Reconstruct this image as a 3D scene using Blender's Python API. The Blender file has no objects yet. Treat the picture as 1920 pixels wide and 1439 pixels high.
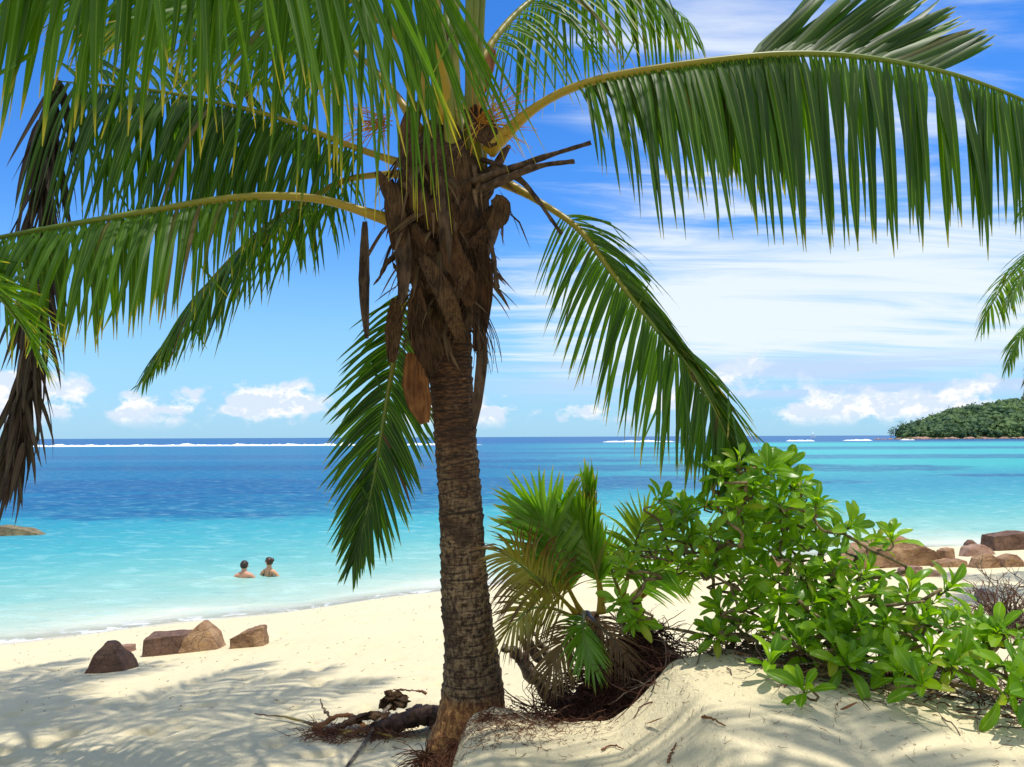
import bpy, bmesh, math, random
import numpy as np
from mathutils import Vector, Matrix, noise
random.seed(7); np.random.seed(7)
V = Vector; R = math.radians
scene = bpy.context.scene
COL = scene.collection
# ------------------------------------------------------------------ camera
CAM_H = 3.5; FPX = 1500.0
cam = bpy.data.cameras.new('camera'); camo = bpy.data.objects.new('camera', cam); COL.objects.link(camo)
cam.sensor_width = 36; cam.lens = FPX / 1920 * 36; cam.clip_start = 0.05; cam.clip_end = 90000
CAM_M = (Matrix.Rotation(R(90 + 3.82), 3, 'X') @ Matrix.Rotation(R(-0.24), 3, 'Z'))
camo.matrix_world = Matrix.Translation((0, 0, CAM_H)) @ CAM_M.to_4x4()
scene.camera = camo
def ray(px, py):
    return CAM_M @ V(((px - 960) / FPX, -(py - 719.5) / FPX, -1))
def at(px, py, d):
    """the place d metres out that the photograph shows at px, py"""
    r = ray(px, py); return V((0, 0, CAM_H)) + r * (d / r.y)
# ------------------------------------------------------------------ sun, sky, exposure
SUN_EL, SUN_AZ = R(77), R(98)          # azimuth clockwise from +Y
sun_dir = V((math.sin(SUN_AZ) * math.cos(SUN_EL), math.cos(SUN_AZ) * math.cos(SUN_EL), math.sin(SUN_EL)))
sl = bpy.data.lights.new('sun', 'SUN'); sl.energy = 3.7; sl.angle = R(0.53); sl.color = (1.0, 0.95, 0.86)
so = bpy.data.objects.new('sun', sl); COL.objects.link(so)
so.rotation_euler = (-sun_dir).to_track_quat('-Z', 'Y').to_euler(); so.location = (6, -8, 20)
scene.view_settings.view_transform = 'Standard'; scene.view_settings.look = 'None'
scene.view_settings.exposure = 0.3; scene.view_settings.gamma = 1.0
scene.render.engine = 'CYCLES'
scene.cycles.use_denoising = True
scene.cycles.max_bounces = 8; scene.cycles.transparent_max_bounces = 12
scene.cycles.diffuse_bounces = 4; scene.cycles.glossy_bounces = 3; scene.cycles.transmission_bounces = 6
scene.cycles.caustics_reflective = False; scene.cycles.caustics_refractive = False

class NT:
    """small node-tree helper"""
    def __init__(s, nt): s.nt = nt; s.N = nt.nodes; s.N.clear()
    def n(s, t, **kw):
        x = s.N.new(t)
        for k, v in kw.items(): setattr(x, k, v)
        return x
    def l(s, a, b): s.nt.links.new(a, b)
    def put(s, sock, v):
        if hasattr(v, 'is_output') or isinstance(v, bpy.types.NodeSocket): s.l(v, sock)
        else: sock.default_value = v
    def m(s, op, a, b=0.0, c=None, clamp=False):
        x = s.n('ShaderNodeMath', operation=op); x.use_clamp = clamp
        s.put(x.inputs[0], a); s.put(x.inputs[1], b)
        if c is not None: s.put(x.inputs[2], c)
        return x.outputs[0]
    def ss(s, v, a, b, lo=0.0, hi=1.0):
        x = s.n('ShaderNodeMapRange', interpolation_type='SMOOTHSTEP')
        s.put(x.inputs[0], v)
        for i, q in enumerate((a, b, lo, hi)): s.put(x.inputs[i + 1], q)
        return x.outputs[0]
    def mix(s, f, a, b, mode='MIX'):
        x = s.n('ShaderNodeMix', data_type='RGBA', blend_type=mode)
        s.put(x.inputs[0], f)
        for i, q in ((6, a), (7, b)):
            if isinstance(q, tuple) and len(q) == 3: q = q + (1,)
            s.put(x.inputs[i], q)
        return x.outputs[2]
    def noise(s, vec, scale, detail=4, rough=0.55, dist=0.0, out=0):
        x = s.n('ShaderNodeTexNoise'); s.put(x.inputs['Vector'], vec) if vec is not None else None
        x.inputs['Scale'].default_value = scale; x.inputs['Detail'].default_value = detail
        x.inputs['Roughness'].default_value = rough; x.inputs['Distortion'].default_value = dist
        return x.outputs[out]
    def comb(s, x, y, z):
        c = s.n('ShaderNodeCombineXYZ'); s.put(c.inputs[0], x); s.put(c.inputs[1], y); s.put(c.inputs[2], z); return c.outputs[0]
    def sep(s, v):
        c = s.n('ShaderNodeSeparateXYZ'); s.put(c.inputs[0], v); return c.outputs
    def bump(s, h, dist, strength=1.0, nrm=None):
        b = s.n('ShaderNodeBump'); b.inputs['Strength'].default_value = strength; b.inputs['Distance'].default_value = dist
        s.put(b.inputs['Height'], h)
        if nrm is not None: s.l(nrm, b.inputs['Normal'])
        return b.outputs[0]
    def map(s, v, loc=(0, 0, 0), rot=(0, 0, 0), scale=(1, 1, 1)):
        x = s.n('ShaderNodeMapping'); s.put(x.inputs[0], v)
        x.inputs[1].default_value = loc; x.inputs[2].default_value = rot; x.inputs[3].default_value = scale
        return x.outputs[0]

world = bpy.data.worlds.new('World'); scene.world = world; world.use_nodes = True
def build_world():
    t = NT(world.node_tree)
    sky = t.n('ShaderNodeTexSky', sky_type='NISHITA'); sky.sun_disc = False
    sky.sun_elevation = SUN_EL; sky.sun_rotation = SUN_AZ
    sky.altitude = 0; sky.air_density = 1.15; sky.dust_density = 0.25; sky.ozone_density = 2.5
    hs = t.n('ShaderNodeHueSaturation'); hs.inputs['Saturation'].default_value = 1.32; hs.inputs['Value'].default_value = 1.0
    t.l(sky.outputs[0], hs.inputs['Color'])
    tc = t.n('ShaderNodeTexCoord').outputs['Generated']
    x, y, z = t.sep(tc)
    az = t.m('ARCTAN2', x, y); zc = t.m('MAXIMUM', z, 0.0); el = t.m('ARCSINE', zc)
    # high thin cloud: streaks on a flat layer
    q = t.m('ADD', zc, 0.10)
    pl = t.comb(t.m('DIVIDE', x, q), t.m('DIVIDE', y, q), 0.0)
    big = t.noise(t.map(pl, loc=(3.1, 1.7, 0), scale=(0.55, 0.42, 1)), 1.0, 3, 0.5)
    st = t.noise(t.map(pl, loc=(0.4, 5.2, 0), rot=(0, 0, R(-9)), scale=(0.5, 2.3, 1)), 1.5, 8, 0.62, 0.6)
    side = t.m('MAXIMUM', t.m('ADD', t.ss(az, -0.25, 0.28, -0.13, 0.12), t.ss(az, 0.7, 1.5, 0.0, 0.12)), t.ss(az, -0.75, -1.4, -0.13, 0.24))  # extra cloud cover added out of view to whiten the light in shade
    lowb = t.m('MULTIPLY', t.ss(el, 0.05, 0.12), t.ss(el, 0.16, 0.30, 1.0, 0.0))
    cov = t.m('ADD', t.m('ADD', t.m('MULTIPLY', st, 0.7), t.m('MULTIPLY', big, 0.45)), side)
    cov = t.m('ADD', cov, t.m('MULTIPLY', lowb, 0.13))
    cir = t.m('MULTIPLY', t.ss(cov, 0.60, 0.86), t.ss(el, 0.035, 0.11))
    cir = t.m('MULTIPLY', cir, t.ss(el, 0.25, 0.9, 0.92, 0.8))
    # flat grey layer low down on the right
    fl = t.noise(t.comb(t.m('MULTIPLY', az, 2.0), t.m('MULTIPLY', el, 34.0), 4.0), 1.6, 5, 0.6)
    flat = t.m('MULTIPLY', t.m('MULTIPLY', t.ss(el, 0.035, 0.055), t.ss(el, 0.085, 0.098, 1.0, 0.0)), t.ss(fl, 0.38, 0.6))
    flat = t.m('MULTIPLY', t.m('MULTIPLY', flat, t.ss(az, -0.15, 0.2)), 0.95)
    # cumulus along the horizon
    warp = t.noise(t.comb(t.m('MULTIPLY', az, 30.0), t.m('MULTIPLY', el, 42.0), 2.0), 1.0, 6, 0.62)
    cell = t.noise(t.comb(t.m('ADD', t.m('MULTIPLY', az, 8.0), t.m('MULTIPLY', el, -9.0)), t.m('MULTIPLY', el, 13.0), 7.3), 1.0, 2, 0.5)
    low = t.noise(t.comb(t.m('ADD', t.m('MULTIPLY', az, 30.0), 0.12), t.m('MULTIPLY', t.m('ADD', el, 0.012), 42.0), 2.0), 1.0, 6, 0.62)
    c0 = t.m('ADD', t.m('MULTIPLY', cell, 0.95), t.m('MULTIPLY', warp, 0.55))
    c0 = t.m('SUBTRACT', c0, t.m('MULTIPLY', t.m('ABSOLUTE', t.m('SUBTRACT', el, 0.034)), 4.6))
    c0 = t.m('ADD', c0, t.ss(az, -0.05, 0.40, 0.0, 0.055))
    cum = t.m('MULTIPLY', t.ss(c0, 0.665, 0.77), t.ss(el, 0.006, 0.028))
    shade = t.ss(t.m('SUBTRACT', warp, low), -0.10, 0.06)
    ccol = t.mix(shade, (6.3, 6.3, 6.3), (4.4, 5.1, 6.0))
    hazeb = t.ss(el, 0.0, 0.30, 0.75, 0.0)
    tint = t.mix(1.0, hs.outputs[0], (0.55, 0.80, 1.14), 'MULTIPLY')
    c = t.mix(hazeb, tint, (2.1, 4.1, 6.0))
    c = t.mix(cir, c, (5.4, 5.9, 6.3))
    c = t.mix(flat, c, (3.4, 4.4, 6.0))
    c = t.mix(cum, c, ccol)
    bg = t.n('ShaderNodeBackground'); bg.inputs['Strength'].default_value = 0.135
    t.l(c, bg.inputs['Color'])
    o = t.n('ShaderNodeOutputWorld'); t.l(bg.outputs[0], o.inputs[0])
build_world()

# ------------------------------------------------------------------ helpers
def link(o, parent=None):
    COL.objects.link(o)
    if parent is not None: o.parent = parent
    return o
def tag(o, label=None, cat=None, group=None, kind=None):
    if label: o['label'] = label
    if cat: o['category'] = cat
    if group: o['group'] = group
    if kind: o['kind'] = kind
    return o
def empty(name, loc, label, cat, group=None, kind=None):
    o = bpy.data.objects.new(name, None); o.location = loc; o.empty_display_size = 0.1; link(o)
    return tag(o, label, cat, group, kind)
class MB:
    """collects pieces and builds ONE mesh; vertices in world space, col = per-vertex colour attribute 'leaf'"""
    def __init__(s): s.v = []; s.f = []; s.c = []
    def add(s, vs, fs, cs=None):
        b = len(s.v); s.v += vs; s.f += [tuple(i + b for i in f) for f in fs]
        s.c += cs if cs is not None else [(0.5, 0.5, 0, 1)] * len(vs)
    def build(s, name, mat, parent=None, smooth=True, origin=None):
        me = bpy.data.meshes.new(name)
        pm = V((0, 0, 0))
        if parent is not None:
            pm = V(parent.get('_w', parent.location))
        org = V(origin) if origin is not None else (pm if parent is not None else V((0, 0, 0)))
        me.from_pydata([tuple(V(v) - org) for v in s.v], [], s.f)
        me.materials.append(mat)
        a = me.color_attributes.new('leaf', 'FLOAT_COLOR', 'POINT')
        a.data.foreach_set('color', np.array(s.c, dtype=np.float32).ravel())
        if smooth: me.polygons.foreach_set('use_smooth', [True] * len(me.polygons))
        o = bpy.data.objects.new(name, me); link(o, parent)
        o.location = org - pm
        o['_w'] = tuple(org)
        return o
def catmull(pts, n):
    P = [V(p) for p in pts]; P = [P[0] * 2 - P[1]] + P + [P[-1] * 2 - P[-2]]
    m = len(P) - 3; out = []
    for i in range(n + 1):
        u = i / n * m; k = min(int(u), m - 1); t = u - k
        a, b, c, d = P[k:k + 4]
        out.append(0.5 * ((2 * b) + (c - a) * t + (2 * a - 5 * b + 4 * c - d) * t * t + (3 * b - a - 3 * c + d) * t ** 3))
    return out
def arclen(P):
    L = [0.0]
    for a, b in zip(P, P[1:]): L.append(L[-1] + (b - a).length)
    return L
def resample(pts, n, fine=80):
    P = catmull(pts, fine); L = arclen(P); out = []; k = 0
    for i in range(n + 1):
        s = L[-1] * i / n
        while k < len(P) - 2 and L[k + 1] < s: k += 1
        f = (s - L[k]) / max(1e-9, L[k + 1] - L[k]); out.append(P[k].lerp(P[k + 1], f))
    return out, L[-1]
def lut(tab, t):
    if not isinstance(tab, (list, tuple)): return tab
    if t <= tab[0][0]: return tab[0][1]
    for (a, x), (b, y) in zip(tab, tab[1:]):
        if t <= b:
            f = (t - a) / (b - a); return x + (y - x) * f if not isinstance(x, tuple) else V(x).lerp(V(y), f)
    return tab[-1][1]
def tube(mb, P, rad, ns=6, cfun=None, flat=1.0, up=None, rough=0.0):
    n = len(P); vs = []; fs = []; cs = []
    T0 = (P[1] - P[0]).normalized()
    u = V(up) if up else (V((0, 0, 1)) if abs(T0.z) < 0.9 else V((0, 1, 0)))
    u = (u - T0 * u.dot(T0)).normalized()
    for i in range(n):
        T = (P[min(i + 1, n - 1)] - P[max(i - 1, 0)]).normalized()
        u = (u - T * u.dot(T)); u = u.normalized() if u.length > 1e-6 else T.orthogonal().normalized()
        w = T.cross(u); r = rad(i / (n - 1)) if callable(rad) else rad
        for k in range(ns):
            a = 2 * math.pi * k / ns
            if rough and k == 0: r_base = r
            if rough: r = r_base * (1 + rough * (noise.noise(V((math.cos(a) * 2.5, math.sin(a) * 2.5, i * .35 + P[0].x * 7))) + .6 * noise.noise(V((math.cos(a) * 7, math.sin(a) * 7, i * .8)))))
            vs.append(tuple(P[i] + w * (math.cos(a) * r) + u * (math.sin(a) * r * flat)))
            cs.append(cfun(i / (n - 1), k / ns) if cfun else (0.5, i / (n - 1), 0, 1))
    for i in range(n - 1):
        for k in range(ns):
            a = i * ns + k; b = i * ns + (k + 1) % ns
            fs.append((a, b, b + ns, a + ns))
    fs.append(tuple(range(ns - 1, -1, -1))); fs.append(tuple(range((n - 1) * ns, n * ns)))
    mb.add(vs, fs, cs)
def ribbon(P, d0, wv, L, W, g, nseg=8, twist=0.0, fold=0.18, rnd=0.5, dry=0.0, kink=None, tipw=0.06, sway=0.0):
    vs = []; cs = []; fs = []; pos = V(P); d0 = d0.normalized()
    kz = V((random.uniform(-1, 1), random.uniform(-1, 1), -0.6)) if kink else None
    swv = d0.cross(V((0, 0, 1)))
    if swv.length > 1e-3: swv.normalize()
    for k in range(nseg + 1):
        s = k / nseg
        d = d0 + V((0, 0, -g * s ** 0.9)) + swv * (sway * math.sin(s * 4.0))
        if kink and s > kink: d = d * 0.5 + kz * d.length
        d.normalize()
        if k: pos = pos + d * (L / nseg)
        w = W * min(1.0, 0.30 + s * 5.0) * max(tipw, (1 - s ** 2.4) ** 0.85)
        sd = wv - d * wv.dot(d)
        sd = sd.normalized() if sd.length > 1e-4 else d.orthogonal().normalized()
        if twist: sd = Matrix.Rotation(twist * s, 3, d) @ sd
        nr = d.cross(sd)
        for q in (-1, 0, 1):
            p = pos + sd * (q * w * 0.5) + nr * (abs(q) * fold * w)
            vs.append(tuple(p)); cs.append((rnd, s, dry, abs(q)))
    for k in range(nseg):
        a = k * 3
        fs += [(a, a + 1, a + 4, a + 3), (a + 1, a + 2, a + 5, a + 4)]
    return vs, fs, cs

# ------------------------------------------------------------------ materials
def mat(name):
    m = bpy.data.materials.new(name); m.use_nodes = True; return m, NT(m.node_tree)
def out(t, sh, disp=None):
    o = t.n('ShaderNodeOutputMaterial'); t.l(sh, o.inputs[0])
def pbsdf(t, col, rough=0.6, spec=0.4, nrm=None, coat=0):
    p = t.n('ShaderNodeBsdfPrincipled'); 
    if isinstance(col, tuple) and len(col) == 3: col = col + (1,)
    t.put(p.inputs['Base Color'], col); t.put(p.inputs['Roughness'], rough)
    t.put(p.inputs['Specular IOR Level'], spec)
    if nrm is not None: t.l(nrm, p.inputs['Normal'])
    return p.outputs[0]
def leaf_material(name, dark, light, tip, dryc, trans, tf=0.4, rough=0.33, tip0=0.86, rib=(0.30, 0.42, 0.08), ribf=0.25, spec=0.5):
    m, t = mat(name)
    a = t.n('ShaderNodeAttribute', attribute_name='leaf')
    r, g, b = t.n('ShaderNodeSeparateColor').outputs[:3] if False else (None, None, None)
    sc = t.n('ShaderNodeSeparateColor'); t.l(a.outputs['Color'], sc.inputs[0]); r, g, b = sc.outputs[:3]
    al = a.outputs['Alpha']
    geo = t.n('ShaderNodeNewGeometry')
    nz = t.noise(geo.outputs['Position'], 9.0, 3, 0.6)
    c = t.mix(t.m('ADD', t.m('MULTIPLY', r, 0.75), t.m('MULTIPLY', nz, 0.3), clamp=True), dark, light)
    c = t.mix(t.m('MULTIPLY', t.ss(al, 0.0, 0.22, 1.0, 0.0), ribf), c, rib)
    tipm = t.ss(t.m('ADD', g, t.m('MULTIPLY', t.m('SUBTRACT', r, 0.5), 0.12)), tip0, 1.0)
    c = t.mix(tipm, c, tip)
    nz2 = t.noise(geo.outputs['Position'], 30.0, 3, 0.6)
    dc = t.mix(nz2, dryc, tuple(min(1, q * 2.4) for q in dryc))
    c = t.mix(t.m('MINIMUM', b, 1.0), c, dc)
    p = pbsdf(t, c, t.m('ADD', t.m('MULTIPLY', b, 0.35), rough), spec)
    tr = t.n('ShaderNodeBsdfTranslucent')
    tcol = t.mix(1.0, c, trans, 'MULTIPLY'); t.l(tcol, tr.inputs[0])
    mx = t.n('ShaderNodeMixShader'); t.put(mx.inputs[0], t.m('SUBTRACT', tf, t.m('MULTIPLY', b, tf * 0.7)))
    t.l(p, mx.inputs[1]); t.l(tr.outputs[0], mx.inputs[2]); out(t, mx.outputs[0])
    return m
M_PALM = leaf_material('palm_leaflet', (0.007, 0.032, 0.003), (0.060, 0.140, 0.006), (0.30, 0.25, 0.03), (0.060, 0.034, 0.018), (4.2, 4.0, 0.5, 1), 0.33, 0.46, spec=0.25)
M_YOUNG = leaf_material('young_palm_leaflet', (0.055, 0.15, 0.010), (0.15, 0.28, 0.014), (0.34, 0.24, 0.04), (0.085, 0.036, 0.015), (3.2, 3.2, 0.8, 1), 0.40)
M_SHRED = leaf_material('dry_shred', (0.030, 0.015, 0.009), (0.17, 0.10, 0.055), (0.13, 0.08, 0.05), (0.10, 0.06, 0.035), (1.5, 1.2, .8, 1), 0.10, 0.7, spec=.15)
M_YDRY = leaf_material('browning_palm_leaflet', (0.16, 0.19, 0.012), (0.26, 0.22, 0.02), (0.10, 0.035, 0.015), (0.085, 0.036, 0.015), (2.4, 2.2, .7, 1), 0.30, tip0=.18)
M_SHRUB = leaf_material('shrub_leaf', (0.060, 0.165, 0.006), (0.20, 0.34, 0.010), (0.20, 0.34, 0.010), (0.30, 0.17, 0.03), (3.0, 2.9, 0.5, 1), 0.40, 0.30, rib=(0.22, 0.36, 0.06), ribf=0.75, spec=0.28)
M_DEAD = leaf_material('dead_leaf', (0.016, 0.010, 0.010), (0.042, 0.026, 0.021), (0.10, 0.07, 0.05), (0.05, 0.03, 0.02), (2, 1.6, 1, 1), 0.12, 0.6)

def bark_mat(name, dark, light, sx=26, sz=5, bump=0.01, red=None):
    m, t = mat(name)
    geo = t.n('ShaderNodeNewGeometry').outputs['Position']
    a = t.noise(t.map(geo, scale=(sx, sx, sz)), 1.0, 6, 0.65)
    b = t.noise(geo, 7.0, 4, 0.6)
    f = t.ss(t.m('ADD', t.m('MULTIPLY', a, 0.7), t.m('MULTIPLY', b, 0.45)), 0.42, 0.74)
    c = t.mix(f, dark, light)
    out(t, pbsdf(t, c, 0.85, 0.2, t.bump(a, bump)))
    return m
M_DRYWOOD = bark_mat('dry_petiole', (0.022, 0.014, 0.010), (0.115, 0.074, 0.047), 30, 8, 0.004)
M_FIBRE = bark_mat('palm_fibre', (0.022, 0.011, 0.006), (0.15, 0.085, 0.040), 120, 8, 0.016)
M_BOOT = bark_mat('leaf_base_wood', (0.022, 0.011, 0.006), (0.115, 0.058, 0.026), 100, 6, 0.012)
M_SPATHE = bark_mat('spathe_husk', (0.10, 0.038, 0.013), (0.25, 0.11, 0.036), 50, 4, 0.003)
M_TWIG = bark_mat('twig_bark', (0.05, 0.032, 0.022), (0.22, 0.16, 0.11), 40, 40, 0.003)
M_REDTWIG = bark_mat('red_litter', (0.065, 0.022, 0.012), (0.20, 0.085, 0.045), 40, 40, 0.003)
M_HUSK = bark_mat('dark_husk', (0.018, 0.011, 0.009), (0.075, 0.042, 0.028), 20, 60, 0.012)
M_ROOT = bark_mat('root_litter', (0.022, 0.010, 0.007), (0.12, 0.05, 0.03), 40, 40, 0.006)
M_GREYTWIG = bark_mat('grey_driftwood', (0.045, 0.034, 0.026), (0.26, 0.21, 0.155), 14, 14, 0.008)
M_BRANCH = bark_mat('shrub_branch', (0.07, 0.05, 0.025), (0.26, 0.19, 0.10), 30, 30, 0.004)
M_ORANGE = bark_mat('flower_stalk', (0.36, 0.12, 0.02), (0.60, 0.32, 0.05), 20, 20, 0.001)

def petiole_mat():
    m, t = mat('green_petiole')
    a = t.n('ShaderNodeAttribute', attribute_name='leaf')
    sc = t.n('ShaderNodeSeparateColor'); t.l(a.outputs['Color'], sc.inputs[0])
    geo = t.n('ShaderNodeNewGeometry').outputs['Position']
    nz = t.noise(geo, 22.0, 4, 0.6)
    c = t.mix(t.m('ADD', sc.outputs[1], t.m('MULTIPLY', t.m('SUBTRACT', nz, 0.5), 0.25), clamp=True), (0.33, 0.215, 0.014), (0.10, 0.155, 0.012))
    c = t.mix(t.ss(nz, 0.6, 0.8), c, (0.22, 0.13, 0.04))
    c = t.mix(sc.outputs[2], c, (0.09, 0.05, 0.03))
    out(t, pbsdf(t, c, 0.42, 0.4)); return m
M_PETIOLE = petiole_mat()

def sand_mat():
    m, t = mat('beach_sand')
    geo = t.n('ShaderNodeNewGeometry').outputs['Position']
    x, y, z = t.sep(geo)
    n1 = t.noise(geo, 1.3, 5, 0.6); n2 = t.noise(geo, 60.0, 3, 0.7); n3 = t.noise(geo, 9.0, 5, 0.6); n4 = t.noise(geo, 380.0, 2, 0.7)
    c = t.mix(n1, (0.64, 0.55, 0.35), (0.74, 0.645, 0.42))
    c = t.mix(t.ss(n3, 0.62, 0.78, 0.0, 0.22), c, (0.50, 0.42, 0.29))
    c = t.mix(t.ss(n4, 0.66, 0.74, 0.0, 0.45), c, (0.33, 0.25, 0.17))
    # the strip washed by the sea stays damp
    wet = t.ss(t.m('ADD', z, t.m('MULTIPLY', t.m('SUBTRACT', n1, 0.5), 0.10)), 0.16, 0.02)
    c = t.mix(wet, c, (0.60, 0.53, 0.40))
    # root fibre stains on the eroded bank round the palm's foot
    ddx = t.m('ADD', x, 0.16); ddy = t.m('SUBTRACT', y, 4.42)
    dr = t.m('SQRT', t.m('ADD', t.m('MULTIPLY', ddx, ddx), t.m('MULTIPLY', ddy, ddy)))
    fib = t.noise(t.map(geo, scale=(34, 34, 8)), 1.0, 5, 0.7, 1.2)
    st = t.m('MULTIPLY', t.ss(dr, 0.12, 0.48, 1.0, 0.0), t.ss(fib, 0.47, 0.60))
    c = t.mix(t.m('MULTIPLY', st, 0.85), c, (0.16, 0.085, 0.05))
    h = t.m('ADD', t.m('MULTIPLY', n3, 0.036), t.m('ADD', t.m('MULTIPLY', n2, 0.010), t.m('MULTIPLY', n4, 0.0030)))
    rough = t.ss(wet, 0.0, 1.0, 0.92, 0.45)
    out(t, pbsdf(t, c, rough, 0.25, t.bump(h, 1.0, 0.9))); return m
M_SAND = sand_mat()

def rock_mat(name, a, b, c_):
    m, t = mat(name)
    geo = t.n('ShaderNodeNewGeometry').outputs['Position']
    n1 = t.noise(geo, 3.2, 6, 0.65); n2 = t.noise(geo, 48.0, 4, 0.75); n3 = t.noise(t.map(geo, scale=(5, 5, 22)), 1.0, 4, 0.6)
    c = t.mix(t.ss(n1, 0.36, 0.66), a, b)
    c = t.mix(t.ss(n3, 0.52, 0.7, 0, 0.6), c, c_)
    c = t.mix(t.ss(n2, 0.52, 0.72, 0, 0.7), c, tuple(q * 0.40 for q in a))
    vr = t.n('ShaderNodeTexVoronoi', feature='DISTANCE_TO_EDGE'); t.l(t.mix(0.30, t.map(geo, scale=(1.1, 1.1, 1.9)), t.noise(geo, 3.0, 4, 0.6, 0, 1)), vr.inputs['Vector'])
    c = t.mix(t.ss(vr.outputs['Distance'], 0.0, 0.02, 0.35, 0.0), c, tuple(q * 0.3 for q in a))
    hh = t.m('ADD', t.m('ADD', t.m('MULTIPLY', n2, 0.02), t.m('MULTIPLY', n1, 0.08)), t.ss(vr.outputs['Distance'], 0.0, 0.03, 0.0, 0.012))
    out(t, pbsdf(t, c, 0.8, 0.3, t.bump(hh, 1.0, 0.9))); return m
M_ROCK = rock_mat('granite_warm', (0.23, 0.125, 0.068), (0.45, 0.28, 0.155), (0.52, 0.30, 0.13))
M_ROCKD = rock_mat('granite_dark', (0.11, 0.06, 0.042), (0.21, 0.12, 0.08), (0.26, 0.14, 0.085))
M_ROCKP = rock_mat('granite_pale', (0.30, 0.17, 0.12), (0.44, 0.28, 0.20), (0.46, 0.25, 0.16))
M_ROCKG = rock_mat('granite_grey', (0.15, 0.135, 0.13), (0.28, 0.26, 0.25), (0.25, 0.2, 0.17))
M_REEF = rock_mat('reef_rock', (0.14, 0.11, 0.06), (0.27, 0.22, 0.12), (0.18, 0.15, 0.07))

# ------------------------------------------------------------------ terrain
SHX = np.array([-400, -120, -40, -14, -8.8, -1.6, 6, 12, 16, 26, 60, 400.])
SHY = np.array([-190, -60, -8, 10.2, 14.0, 18.6, 22.6, 25.0, 25.4, 27, 40, 200.])
def shore_y(x):
    x = np.asarray(x, float)
    return (np.interp(x - 1.5, SHX, SHY) + np.interp(x, SHX, SHY) + np.interp(x + 1.5, SHX, SHY)) / 3 + 0.22 * np.sin(x * 0.55 + 1) + 0.10 * np.sin(x * 1.7)
def sstep(v, a, b):
    t = np.clip((v - a) / (b - a), 0, 1); return t * t * (3 - 2 * t)
def wob(x, y, s, sd):
    r = np.random.RandomState(sd); o = 0
    for k in range(6):
        a = r.uniform(0, 6.28); f = s * r.uniform(0.6, 1.8); ph = r.uniform(0, 6.28)
        o = o + np.sin((x * math.cos(a) + y * math.sin(a)) * f + ph + 0.8 * np.sin((x * math.sin(a) - y * math.cos(a)) * f * 0.7 + ph * 2))
    return o / 6
DENTS = []
_r = random.Random(11)
for _ in range(420):      # footprints and hollows in the trodden sand
    y = _r.uniform(4.3, 15); x = _r.uniform(-0.72 * y, 0.02 * y - 0.45)
    DENTS.append((x, y, _r.uniform(0.06, 0.13), _r.uniform(0.05, 0.085), _r.uniform(0, 3.14), _r.uniform(0.018, 0.060)))
for _ in range(40):
    y = _r.uniform(7, 17); x = _r.uniform(0.25 * y, 0.75 * y)
    DENTS.append((x, y, _r.uniform(0.08, 0.16), _r.uniform(0.06, 0.1), _r.uniform(0, 3.14), _r.uniform(0.01, 0.03)))
DUNE_X = [-0.45, -0.1, 0.2, 0.5, 0.66, 0.85, 1.2, 1.8, 2.6, 4.0, 8.0]
DUNE_Z = [1.93, 2.02, 2.00, 2.04, 2.15, 2.32, 2.35, 2.27, 2.18, 2.13, 2.0]
DUNE_YE = [4.50, 4.62, 4.42, 4.36, 4.42, 4.46, 4.7, 4.9, 5.0, 5.2, 5.4]
def ground_np(x, y, dents=True):
    s = (shore_y(x) - y) * 0.86
    z = np.where(s > 0, 1.72 * (1 - np.exp(-np.maximum(s, 0) / 8.2)) ** 1.05, 0)
    zs = np.minimum(s, 0)
    z = np.where(s <= 0, np.maximum(-0.19 * -zs, -1.0 - 0.03 * (-zs)), z)
    z = np.maximum(z, -9.0)
    far = sstep(s, -1, 2)
    z = z + far * (0.035 * wob(x, y, 1.1, 3) + 0.018 * wob(x, y, 3.3, 4))
    # the bank that carries palm and shrub
    top = np.interp(x, DUNE_X, DUNE_Z) + 0.03 * wob(x, y, 2.2, 9) + 0.008 * wob(x, y, 6, 10)
    top = top - 0.13 * sstep(y, 3.9, 2.6) * sstep(x, 0.4, 0.9)
    ye = np.interp(x, DUNE_X, DUNE_YE) + 0.03 * np.sin(x * 7 + 1) + 0.015 * np.sin(x * 17)
    wid = np.interp(x, [0, 0.6, 0.9, 1.6, 4], [0.12, 0.18, 0.26, 0.6, 1.2])
    xl = -0.33 + 0.05 * wob(x, y, 5, 13) - 0.22 * sstep(y, 4.1, 3.2)
    mask = sstep(ye - y, -wid, wid * 0.6) * sstep(x, xl - 0.16, xl + 0.12)
    z = z + np.maximum(top - z, 0) * mask
    # hollow under the young palms
    hol = np.exp(-(((x - 0.45) / 0.42) ** 2 + ((y - 5.0) / 0.42) ** 2)); z = z - 0.16 * hol
    # ground behind the viewpoint rises a little
    z = z + 0.25 * sstep(y, 1.5, -6)
    if dents:
        for (cx, cy, a, b, th, dp) in DENTS:
            m = (np.abs(x - cx) < 0.4) & (np.abs(y - cy) < 0.4)
            if not np.any(m): continue
            dx = (x - cx) * math.cos(th) + (y - cy) * math.sin(th); dy = -(x - cx) * math.sin(th) + (y - cy) * math.cos(th)
            q = np.minimum((dx / a) ** 2 + (dy / b) ** 2, 40)
            z = z + np.where(m, -dp * np.exp(-q) * (1 - 0.30 * q), 0)
    return z
def gz(x, y): return float(ground_np(np.array([float(x)]), np.array([float(y)]))[0])
def hit(px, py, dmax=60):
    r = ray(px, py); lo = 1.5
    ts = np.linspace(1.5, dmax, 1500); X = r.x / r.y * ts; Z = CAM_H + r.z / r.y * ts
    G = ground_np(X, ts, False)
    k = np.argmax(Z <= G); return V((X[k], ts[k], gz(X[k], ts[k])))
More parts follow.
